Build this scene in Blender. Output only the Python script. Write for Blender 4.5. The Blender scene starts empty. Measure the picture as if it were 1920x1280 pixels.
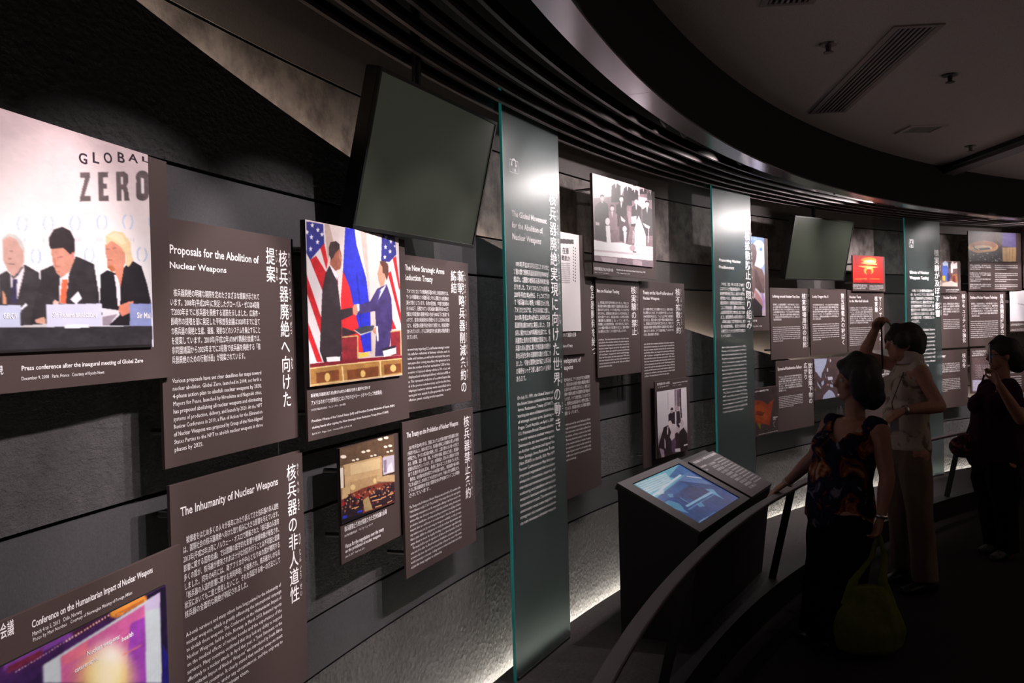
import bpy, bmesh, math, random
import numpy as np
from mathutils import Vector, Matrix
SC=bpy.context.scene; COL=SC.collection
# ---------------- camera ----------------
EYE=1.75
cam_d=bpy.data.cameras.new('camera'); cam=bpy.data.objects.new('camera',cam_d); COL.objects.link(cam)
cam_d.sensor_width=36; cam_d.lens=32.323; cam_d.clip_start=.02; cam_d.clip_end=80
_r=Vector((.99966159,-.0003329,-.02601145)); _u=Vector((.02601358,.01279277,.99957973)); _f=Vector((0,.99991811,-.0127971))
cam.matrix_world=Matrix(((_r.x,_u.x,-_f.x,0),(_r.y,_u.y,-_f.y,0),(_r.z,_u.z,-_f.z,EYE),(0,0,0,1)))
SC.camera=cam
SC.view_settings.view_transform='Standard'; SC.view_settings.look='None'; SC.view_settings.gamma=1
SC.view_settings.use_curve_mapping=False; SC.view_settings.exposure=0.0
# ---------------- world ----------------
wd=bpy.data.worlds.new('world'); SC.world=wd; wd.use_nodes=True
wd.node_tree.nodes['Background'].inputs[0].default_value=(.30,.24,.22,1); wd.node_tree.nodes['Background'].inputs[1].default_value=.012
# ---------------- geometry of the curved gallery: circle centre and radii ----------------
CX,CY,RW,RB=11.38335,-.94917,12.6389,12.7495     # front stone skin, recessed back wall
def cyl(R,t,z): return Vector((CX-R*math.cos(t),CY+R*math.sin(t),z+EYE))   # z is measured from eye height
TMIN,TMAX=-.30,1.62
# ---------------- lamps ----------------
def spot(t,R,z,aim,W,size,blend=.8,col=(1,.905,.90),rad=.02):
    d=bpy.data.lights.new('spot',type='SPOT'); o=bpy.data.objects.new('spot_lamp_light',d); COL.objects.link(o)
    d.energy=W; d.color=col; d.spot_size=math.radians(size); d.spot_blend=blend; d.shadow_soft_size=rad
    p=cyl(R,t,z); o.location=p; o.rotation_euler=(aim-p).to_track_quat('-Z','Y').to_euler(); return o
LAMPS=[ # azimuth, aim azimuth, aim height, watts, cone   (in the slot beside the polished strip)
 (.468,.435,.40,30,95),(.492,.475,.60,34,80),(.575,.53,.40,48,100),(.625,.59,.0,44,95),(.69,.655,.2,40,95),(.72,.70,.60,44,80),(.785,.745,.0,56,95),(.84,.81,-.1,70,95),(.90,.865,.0,70,95),(.95,.92,.05,60,95),(.815,.70,.55,40,75),(1.02,.985,.5,26,80),(1.10,1.06,.55,30,85)]
LAMP_R,LAMP_Z=11.93,.962
for (t,ta,za,w,s) in LAMPS: spot(t,LAMP_R,LAMP_Z,cyl(RW,ta,za),w,s)
for t,w in ((.46,45),(.53,62),(.60,62),(.68,62),(.77,72),(.84,72),(.91,72)):
    spot(t,LAMP_R,LAMP_Z,cyl(RW,t-.03,-.95),w,54,1.0)
# wall washers in the visitors' ceiling, just outside the frame
WASH=[(.115,.075,-.36,105),(.17,.13,-.36,125),(.225,.185,-.38,165),(.28,.24,-.38,185),(.335,.295,-.38,190),(.385,.35,-.38,190),(.42,.395,-.38,150),(.95,.94,-.3,150),(1.01,.985,-.3,170),(1.07,1.04,-.3,190),(1.13,1.095,-.3,190)]
WASH_R,WASH_Z=11.05,1.27
for (t,ta,za,w) in WASH: spot(t,WASH_R,WASH_Z,cyl(RW,ta,za),w,43,.35)
# unseen uplights added on the visitors' side to brighten the ceiling
def ceiling_fill(loc,W,col=(1,.82,.72),size=.5):
    d=bpy.data.lights.new('ceiling_fill','AREA'); o=bpy.data.objects.new('added_fill_light',d); COL.objects.link(o); d.energy=W; d.color=col; d.shape='DISK'; d.size=size; o.location=loc; return o

for x,y,W in ((7.5,3.0,48),(9.5,6.5,60),(6.0,-.5,28)):
    o=ceiling_fill((x,y,1.1),W); o.rotation_euler=(math.pi,0,0)
BOARDS=[
["press","wide dark brown board with press conference photo of three men in suits behind name plates","board",[.125,.2474,-.0884,.4074,.088],.008,[["P",[0,0,1.4497,.4248],[228,214,214],[["vg",[[0,[208,182,186]],[.35,[228,214,214]],[.6,[238,232,234]],[1,[225,225,240]]]],["l",[172,192,222],[[.728,.43],[.73,.434],[.731,.441],[.732,.45],[.732,.459],[.731,.469],[.73,.478],[.728,.485],[.726,.49]],.0024],["l",[172,192,222],[[.719,.491],[.717,.486],[.716,.479],[.715,.471],[.715,.462],[.716,.452],[.717,.443],[.719,.436],[.721,.431]],.0024],["l",[172,192,222],[[.775,.41],[.778,.415],[.779,.422],[.78,.431],[.78,.441],[.779,.451],[.778,.46],[.776,.468],[.774,.473]],.0026],["l",[172,192,222],[[.766,.474],[.764,.469],[.763,.462],[.762,.453],[.762,.443],[.763,.434],[.764,.424],[.766,.417],[.768,.411]],.0025],["l",[172,192,222],[[.829,.386],[.831,.392],[.833,.399],[.834,.408],[.834,.419],[.833,.429],[.832,.439],[.83,.447],[.827,.453]],.0028],["l",[172,192,222],[[.819,.454],[.817,.448],[.815,.441],[.814,.432],[.814,.422],[.815,.411],[.817,.402],[.819,.394],[.821,.388]],.0028],["l",[172,192,222],[[.887,.36],[.89,.365],[.892,.373],[.893,.383],[.893,.394],[.892,.405],[.89,.415],[.888,.423],[.885,.429]],.0031],["l",[172,192,222],[[.876,.43],[.874,.425],[.872,.417],[.871,.408],[.871,.397],[.872,.386],[.874,.376],[.876,.368],[.879,.362]],.003],["l",[172,192,222],[[.949,.333],[.952,.338],[.954,.346],[.955,.357],[.955,.368],[.954,.379],[.952,.39],[.95,.399],[.947,.405]],.0033],["l",[172,192,222],[[.937,.407],[.935,.401],[.933,.393],[.932,.383],[.931,.372],[.932,.361],[.934,.35],[.937,.341],[.94,.335]],.0033],["l",[172,192,222],[[1.018,.302],[1.021,.308],[1.024,.317],[1.025,.327],[1.025,.339],[1.024,.351],[1.022,.362],[1.019,.372],[1.016,.379]],.0037],["l",[172,192,222],[[1.005,.38],[1.002,.375],[1,.366],[.999,.356],[.999,.344],[1,.332],[1.002,.321],[1.005,.312],[1.008,.305]],.0036],["l",[172,192,222],[[.75,.561],[.752,.566],[.754,.573],[.754,.582],[.754,.591],[.754,.6],[.753,.609],[.751,.616],[.749,.621]],.0025],["l",[172,192,222],[[.742,.621],[.74,.616],[.739,.609],[.738,.6],[.738,.591],[.738,.582],[.74,.573],[.741,.566],[.744,.561]],.0024],["l",[172,192,222],[[.857,.527],[.859,.532],[.861,.54],[.862,.549],[.862,.559],[.861,.569],[.859,.579],[.857,.587],[.855,.592]],.0029],["l",[172,192,222],[[.847,.592],[.844,.587],[.843,.579],[.842,.57],[.842,.56],[.843,.55],[.844,.54],[.846,.533],[.849,.527]],.0029],["l",[172,192,222],[[.983,.488],[.985,.493],[.987,.502],[.988,.512],[.989,.523],[.988,.534],[.986,.545],[.983,.553],[.98,.56]],.0035],["l",[172,192,222],[[.97,.56],[.968,.554],[.966,.546],[.965,.536],[.965,.525],[.965,.513],[.967,.503],[.97,.495],[.973,.488]],.0034],["l",[190,178,192],[[.723,.52],[.723,.535]],.0013],["l",[190,178,192],[[.727,.519],[.727,.534]],.0013],["l",[190,178,192],[[.731,.517],[.731,.533]],.0013],["l",[190,178,192],[[.761,.508],[.761,.524]],.0014],["l",[190,178,192],[[.765,.506],[.765,.523]],.0014],["l",[190,178,192],[[.77,.505],[.77,.521]],.0014],["l",[190,178,192],[[.822,.488],[.822,.505]],.0015],["l",[190,178,192],[[.827,.487],[.827,.504]],.0015],["l",[190,178,192],[[.832,.485],[.832,.502]],.0016],["l",[190,178,192],[[.871,.473],[.87,.491]],.0017],["l",[190,178,192],[[.876,.471],[.876,.489]],.0017],["l",[190,178,192],[[.881,.47],[.881,.487]],.0017],["l",[190,178,192],[[.944,.45],[.944,.468]],.0018],["l",[190,178,192],[[.95,.448],[.95,.466]],.0018],["l",[190,178,192],[[.956,.446],[.956,.465]],.0019],["p",[92,78,80],[[.837,.182],[.859,.169],[.859,.189],[.845,.287],[.859,.28],[.858,.304],[.835,.317],[.836,.299],[.848,.201],[.837,.207]]],["p",[92,78,80],[[.876,.159],[.9,.145],[.899,.17],[.887,.178],[.887,.208],[.895,.204],[.895,.228],[.887,.232],[.887,.266],[.899,.259],[.899,.286],[.876,.296]]],["p",[92,78,80],[[.918,.134],[.938,.121],[.947,.132],[.947,.172],[.943,.191],[.946,.207],[.949,.261],[.937,.267],[.935,.212],[.93,.215],[.929,.271],[.918,.277]]],["p",[225,208,212],[[.929,.153],[.934,.15],[.935,.158],[.935,.18],[.933,.189],[.929,.191]]],["e",[92,78,80],[.984,.124,.017,-.009,-.001,.034]],["e",[92,78,80],[.983,.214,.017,-.008,-.001,.033]],["p",[92,78,80],[[.968,.133],[1.001,.115],[1,.206],[.967,.222]]],["l",[228,212,216],[[.984,.128],[.983,.21]],.008],["p",[52,46,50],[[.681,.683],[.694,.663],[.701,.68],[.726,.632],[.75,.661],[.753,.726],[.743,.802],[.738,.888],[.679,.888]]],["p",[238,222,230],[[.7,.671],[.704,.697],[.712,.682],[.725,.634],[.725,.652],[.711,.779],[.701,.733]]],["p",[52,45,82],[[.704,.697],[.711,.696],[.71,.795],[.7,.796]]],["p",[200,195,192],[[.687,.537],[.7,.508],[.712,.511],[.723,.537],[.727,.574],[.72,.59],[.717,.573],[.707,.526],[.69,.536]]],["p",[205,160,148],[[.689,.538],[.701,.521],[.712,.529],[.72,.563],[.725,.58],[.725,.621],[.716,.659],[.706,.688],[.696,.661],[.689,.62]]],["l",[120,85,80],[[.697,.634],[.708,.633]],.0014],["e",[120,80,75],[.703,.581,.002,-.001,0,.002]],["e",[150,110,100],[.7,.613,.003,-.001,0,.003]],["p",[215,150,120],[[.686,.744],[.691,.761],[.693,.801],[.685,.802]]],["p",[42,36,40],[[.754,.651],[.777,.623],[.793,.682],[.806,.67],[.823,.571],[.861,.599],[.87,.741],[.869,.888],[.732,.888],[.741,.784],[.752,.717]]],["p",[240,228,234],[[.789,.676],[.808,.66],[.805,.719],[.796,.793],[.787,.789]]],["p",[225,105,70],[[.794,.684],[.806,.68],[.8,.79],[.788,.789]]],["p",[205,140,120],[[.774,.552],[.799,.526],[.821,.544],[.82,.594],[.809,.645],[.793,.675],[.783,.655],[.777,.609]]],["p",[42,30,34],[[.771,.506],[.781,.464],[.798,.447],[.813,.458],[.822,.499],[.822,.549],[.812,.566],[.799,.54],[.774,.552],[.771,.534]]],["e",[235,125,120],[.817,.57,.003,-.001,0,.016]],["l",[120,70,65],[[.786,.587],[.798,.58]],.0017],["l",[140,70,68],[[.784,.649],[.791,.649]],.0018],["p",[185,115,98],[[.78,.589],[.784,.621],[.792,.625],[.788,.632],[.779,.627]]],["p",[245,240,250],[[.809,.77],[.826,.73],[.833,.764],[.82,.792]]],["l",[60,52,56],[[.741,.746],[.779,.773]],.0017],["p",[22,16,24],[[.874,.648],[.89,.622],[.92,.64],[.933,.594],[.953,.563],[.974,.585],[.987,.672],[.997,.772],[.995,.888],[.869,.888],[.874,.71]]],["p",[245,225,235],[[.906,.642],[.925,.628],[.92,.682],[.919,.789],[.912,.795],[.91,.705]]],["p",[215,130,105],[[.907,.626],[.931,.584],[.927,.638],[.92,.704],[.916,.662]]],["p",[205,135,112],[[.889,.486],[.917,.47],[.935,.518],[.934,.578],[.92,.608],[.905,.627],[.891,.611],[.891,.572],[.887,.531]]],["p",[216,192,150],[[.889,.458],[.908,.428],[.931,.428],[.949,.471],[.95,.531],[.955,.559],[.941,.598],[.935,.583],[.937,.539],[.924,.5],[.902,.475],[.89,.504]]],["p",[226,208,172],[[.892,.459],[.913,.432],[.928,.44],[.938,.48],[.925,.489],[.905,.463]]],["p",[190,110,70],[[.891,.603],[.904,.595],[.91,.62],[.9,.628]]],["l",[130,70,60],[[.892,.574],[.902,.57]],.0022],["l",[120,80,70],[[.889,.521],[.897,.518]],.0019],["l",[120,80,70],[[.904,.514],[.913,.507]],.002],["p",[215,130,105],[[.915,.79],[.939,.769],[.953,.765],[.94,.826],[.922,.845],[.914,.816]]],["p",[240,238,246],[[.716,.817],[.725,.792],[.728,.803],[.717,.824]]],["p",[232,190,175],[[.774,.79],[.778,.773],[.787,.784],[.786,.794],[.774,.795]]],["p",[215,160,140],[[.74,.862],[.758,.85],[.761,.871],[.76,.883],[.742,.878]]],["p",[222,218,226],[[.876,.805],[.914,.813],[.917,.837],[.893,.883],[.875,.888]]],["p",[150,135,150],[[.877,.847],[.912,.832],[.899,.864],[.892,.888],[.876,.888]]],["p",[205,198,200],[[.715,.888],[.761,.881],[.761,.895],[.715,.895]]],["p",[196,202,228],[[.68,.806],[.716,.802],[.715,.895],[.679,.896]]],["p",[212,212,236],[[.762,.796],[.876,.783],[.875,.891],[.761,.895]]],["p",[136,146,196],[[.941,.779],[.998,.774],[.996,.891],[.94,.891]]],["p",[44,40,46],[[.619,.896],[.761,.895],[.998,.891],[.996,1.004],[.618,.998]]],["p",[18,12,16],[[.618,.986],[.684,.989],[.996,.986],[.995,1.066],[.617,1.039]]],["p",[236,236,246],[[.796,.89],[.801,.883],[.845,.884],[.847,.899],[.796,.901]]],["b",1]],[620,400],.006],["H","G",[1.2104,.0364,1.2372,.0577],"k",1],["H","L",[1.2524,.0286,1.2755,.0496],"k",1],["H","O",[1.2899,.0208,1.3187,.0426],"k",1],["H","B",[1.3359,.0123,1.3626,.0338],"k",1],["H","A",[1.3769,.0077,1.4114,.0253],"k",1],["H","L",[1.4238,.0065,1.4533,.0174],"k",1],["H","Sir Richard BRANSON",[1.1204,.3522,1.25,.3611],"w",1],["H","GELOV",[.9946,.3551,1.0282,.3652],"w",1],["H","Sir Mal",[1.3894,.3485,1.4398,.3612],"w",1],["H","Press conference after the inaugural meeting of Global Zero",[1.0418,.4487,1.4172,.4575],"w",1],["H","December 9, 2008   Paris, France   Courtesy of Kyodo News",[1.041,.4684,1.2792,.4749],"w",0],["H","見",[.9828,.4477,.9979,.4614],"w",1]]],
["proposals","brown text board headed Proposals for the Abolition of Nuclear Weapons","board",[.2458,.2954,-.3002,.2826,.074],.008,[["H","Proposals for the Abolition of",[.0389,.0618,.4312,.0831],"w",1],["H","Nuclear Weapons",[.0372,.1022,.2719,.1175],"w",1],["B",["　核兵器廃絶の明確な期限を定めたさまざまな提案が示されて","います。2008年(平成20年)に発足したグローバル・ゼロは4段階","で2030年までに核兵器を廃絶する道筋を示しました。広島市・","長崎市の提唱を基に発足した平和首長会議は2020年までに全て","の核兵器の廃絶と生産、運搬、発射などのシステムを廃止すること","を提案しています。2010年(平成22年)のNPT再検討会議では、","非同盟諸国から2025年までに3段階で核兵器を廃絶する「核","兵器廃絶のための行動計画」が提案されています。"],[.0355,.1673,.4265,.3415],.8,1,"w"],["B",["Various proposals have set clear deadlines for steps toward","nuclear abolition. Global Zero, launched in 2008, set forth a","4-phase action plan to abolish nuclear weapons by 2030.","Mayors for Peace, launched by Hiroshima and Nagasaki cities,","has proposed abolishing all nuclear weapons and eliminating","systems of production, delivery, and launch by 2020. At the NPT","Review Conference in 2010, a Plan of Action for the Elimination","of Nuclear Weapons was proposed by Group of the Non-Aligned","States Parties to the NPT to abolish nuclear weapons in three","phases by 2025."],[.0353,.376,.4258,.5471],.29,0,"w"],["V","核兵器廃絶へ向けた",[.5625,.0381,.0488,.4931],["かく","へい","き","はい","ぜつ","","む","",""],"w"],["V","提案",[.4929,.0354,.0463,.1359],["てい","あん"],"w"]]],
["inhumanity","brown text board headed The Inhumanity of Nuclear Weapons","board",[.2469,.2969,-1.02,-.3401,.074],.008,[["H","The Inhumanity of Nuclear Weapons",[.0373,.0571,.4833,.0787],"w",1],["B",["　被爆者をはじめ多くの人々が長年にわたり訴えてきた核兵器の非人道性","は、国際社会の核兵器廃絶へ向けた取り組みに大きな影響を与えています。","2013年(平成25年)3月にノルウェー・オスロで開催された「核兵器の人道的","影響に関する国際会議」では原爆の医学的な影響や被爆体験が報告され、","多くの国が、核兵器が使用されれば十分な対応を行うことは不可能と認識","しました。同年の4月には、南アフリカが中心となり80カ国が賛同する","「核兵器の人道的影響に関する共同声明」が発表され、核兵器をいかなる","状況においても二度と使用しないこと、それを保証する唯一の方法として","核兵器の全面的な廃絶が明記されました。"],[.0423,.1309,.4823,.3211],.62,1,"w"],["B",["A-bomb survivors and many others have long pointed to the inhumanity of","nuclear weapons, which is greatly influencing the international campaign","to abolish these weapons. The Conference on the Humanitarian Impact of","Nuclear Weapons, held in Oslo, Norway, in March 2013, featured reports","on the medical effects of nuclear bombs and the experiences of the","survivors. Many countries confirmed that they lack any ability to respond","effectively to a nuclear attack. In April that year, a \"Joint Statement on the","Humanitarian Impact of Nuclear Weapons\" was introduced by South Africa","joined by 80 countries. It clearly stated that nuclear weapons must","never be used again, under any circumstances, and the only way to","guarantee this is to eliminate them."],[.0444,.3557,.4836,.5445],.6,0,"w"],["V","核兵器の非人道性",[.5602,.0329,.0522,.4375],["かく","へい","き","","ひ","じん","どう","せい"],"w"]]],
["conference","brown board with purple and pink conference hall projection screen photo","board",[.13,.246,-1,-.4712,.106],.008,[["P",[0,.073,1.3782,.5288],[30,16,80],[["vg",[[0,[70,30,90]],[.15,[36,14,60]],[1,[30,16,90]]]],["p",[120,60,150],[[.642,-.006],[.765,0],[.776,.02],[.642,.022]]],["p",[110,30,60],[[.649,.012],[.712,.012],[.712,.037],[.648,.036]]],["p",[60,18,38],[[.772,.004],[.853,.004],[.853,.018],[.772,.031]]],["p",[235,150,60],[[.853,0],[.94,-.001],[.947,.011],[.945,.029],[.868,.037],[.855,.02]]],["p",[200,210,215],[[.712,.073],[.983,.02],[.981,.458],[.712,.145]]],["p",[202,190,222],[[.94,.038],[.983,.02],[.982,.094],[.942,.075]]],["p",[205,95,155],[[.746,.078],[.94,.042],[.938,.408],[.745,.184]]],["p",[150,60,170],[[.902,.095],[.94,.1],[.938,.408],[.886,.347]]],["p",[225,110,140],[[.746,.078],[.803,.067],[.802,.118],[.751,.122]]],["r",[240,215,90],[.842,.276,.099,.113,-.003,.17]],["r",[250,235,150],[.845,.25,.082,.092,-.003,.154]],["r",[255,246,232],[.852,.192,.059,.063,-.002,.118]],["r",[255,240,200],[.842,.276,.058,.067,-.002,.121]],["l",[225,130,110],[[.881,.215],[.928,.22]],.0033],["b",3],["e",[250,205,200],[.664,.045,.001,.001,0,.004]],["e",[250,205,200],[.669,.044,.001,.001,0,.004]],["e",[250,205,200],[.675,.043,.001,.001,0,.004]],["e",[250,205,200],[.68,.042,.001,.001,0,.004]],["e",[250,205,200],[.685,.041,.001,.001,0,.004]],["e",[250,205,200],[.691,.04,.001,.001,0,.004]],["e",[250,205,200],[.696,.039,.001,.001,0,.004]],["e",[250,205,200],[.702,.038,.001,.001,0,.004]],["e",[250,205,200],[.707,.037,.001,.001,0,.004]],["e",[250,205,200],[.713,.036,.001,.001,0,.004]],["e",[250,205,200],[.718,.035,.001,.002,0,.004]],["e",[250,205,200],[.724,.034,.001,.002,0,.004]],["e",[250,205,200],[.73,.032,.001,.002,0,.004]],["e",[250,205,200],[.736,.031,.001,.002,0,.004]],["e",[250,205,200],[.741,.03,.001,.002,0,.005]],["e",[250,205,200],[.747,.029,.001,.002,0,.005]],["e",[250,205,200],[.753,.028,.001,.002,0,.005]],["e",[250,205,200],[.759,.027,.002,.002,0,.005]],["e",[250,205,200],[.765,.025,.002,.002,0,.005]],["e",[250,205,200],[.771,.024,.002,.002,0,.005]],["e",[250,205,200],[.778,.023,.002,.002,0,.005]],["e",[250,205,200],[.784,.022,.002,.002,0,.005]],["e",[250,205,200],[.79,.021,.002,.002,0,.005]],["e",[250,205,200],[.797,.019,.002,.002,0,.005]],["e",[250,205,200],[.803,.018,.002,.002,0,.005]],["e",[250,205,200],[.81,.017,.002,.002,0,.005]],["e",[250,205,200],[.816,.015,.002,.002,0,.005]],["e",[250,205,200],[.823,.014,.002,.002,0,.005]],["e",[250,205,200],[.829,.013,.002,.002,0,.005]],["e",[250,205,200],[.836,.012,.002,.002,0,.005]],["e",[250,205,200],[.843,.01,.002,.002,0,.005]],["e",[250,205,200],[.85,.009,.002,.002,0,.005]],["l",[160,70,30],[[.867,.016],[.867,.031]],.0012],["l",[160,70,30],[[.869,.016],[.87,.031]],.0012],["l",[160,70,30],[[.872,.016],[.873,.031]],.0012],["l",[160,70,30],[[.875,.016],[.876,.031]],.0012],["l",[160,70,30],[[.878,.016],[.879,.031]],.0012],["l",[160,70,30],[[.881,.016],[.882,.031]],.0012],["l",[160,70,30],[[.884,.016],[.885,.031]],.0012],["l",[160,70,30],[[.887,.016],[.888,.031]],.0012],["l",[160,70,30],[[.89,.016],[.891,.031]],.0012],["l",[160,70,30],[[.893,.016],[.894,.031]],.0013],["l",[160,70,30],[[.897,.016],[.897,.031]],.0013],["l",[160,70,30],[[.9,.016],[.9,.031]],.0013],["l",[160,70,30],[[.903,.016],[.903,.031]],.0013],["l",[160,70,30],[[.906,.016],[.906,.031]],.0013],["l",[160,70,30],[[.909,.016],[.909,.032]],.0013],["l",[160,70,30],[[.912,.016],[.912,.032]],.0013],["l",[160,70,30],[[.915,.016],[.915,.032]],.0013],["l",[160,70,30],[[.918,.016],[.919,.032]],.0013],["l",[160,70,30],[[.922,.016],[.922,.032]],.0013],["l",[160,70,30],[[.925,.016],[.925,.032]],.0013],["l",[160,70,30],[[.928,.016],[.928,.032]],.0013],["l",[160,70,30],[[.931,.016],[.931,.032]],.0013],["l",[160,70,30],[[.934,.016],[.935,.032]],.0013],["l",[160,70,30],[[.938,.016],[.938,.032]],.0013],["p",[20,8,40],[[.947,.006],[.998,.003],[.994,.473],[.981,.458],[.984,.019],[.948,.023]]],["p",[24,18,110],[[.985,.266],[1.007,.382],[1.008,.489],[.982,.458]]],["b",1]],[640,400],.006],["H","Conference on the Humanitarian Impact of Nuclear Weapons",[.9631,.0213,1.3386,.0348],"w",1],["H","March 4 to 5, 2013   Oslo, Norway",[.9637,.0416,1.1006,.0497],"w",0],["H","Photo by Mari Nordmo   Courtesy of Norwegian Ministry of Foreign Affairs",[.9645,.0528,1.2621,.06],"w",0],["H","国際会議",[.8536,.0063,.9199,.0297],"w",1],["H","Nuclear weapons:",[1.1014,.1236,1.2055,.1337],"w",1],["H","catastrophic",[1.0646,.1429,1.1363,.152],"w",1],["H","health",[1.2114,.1331,1.2518,.1435],"w",1]]],
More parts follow.
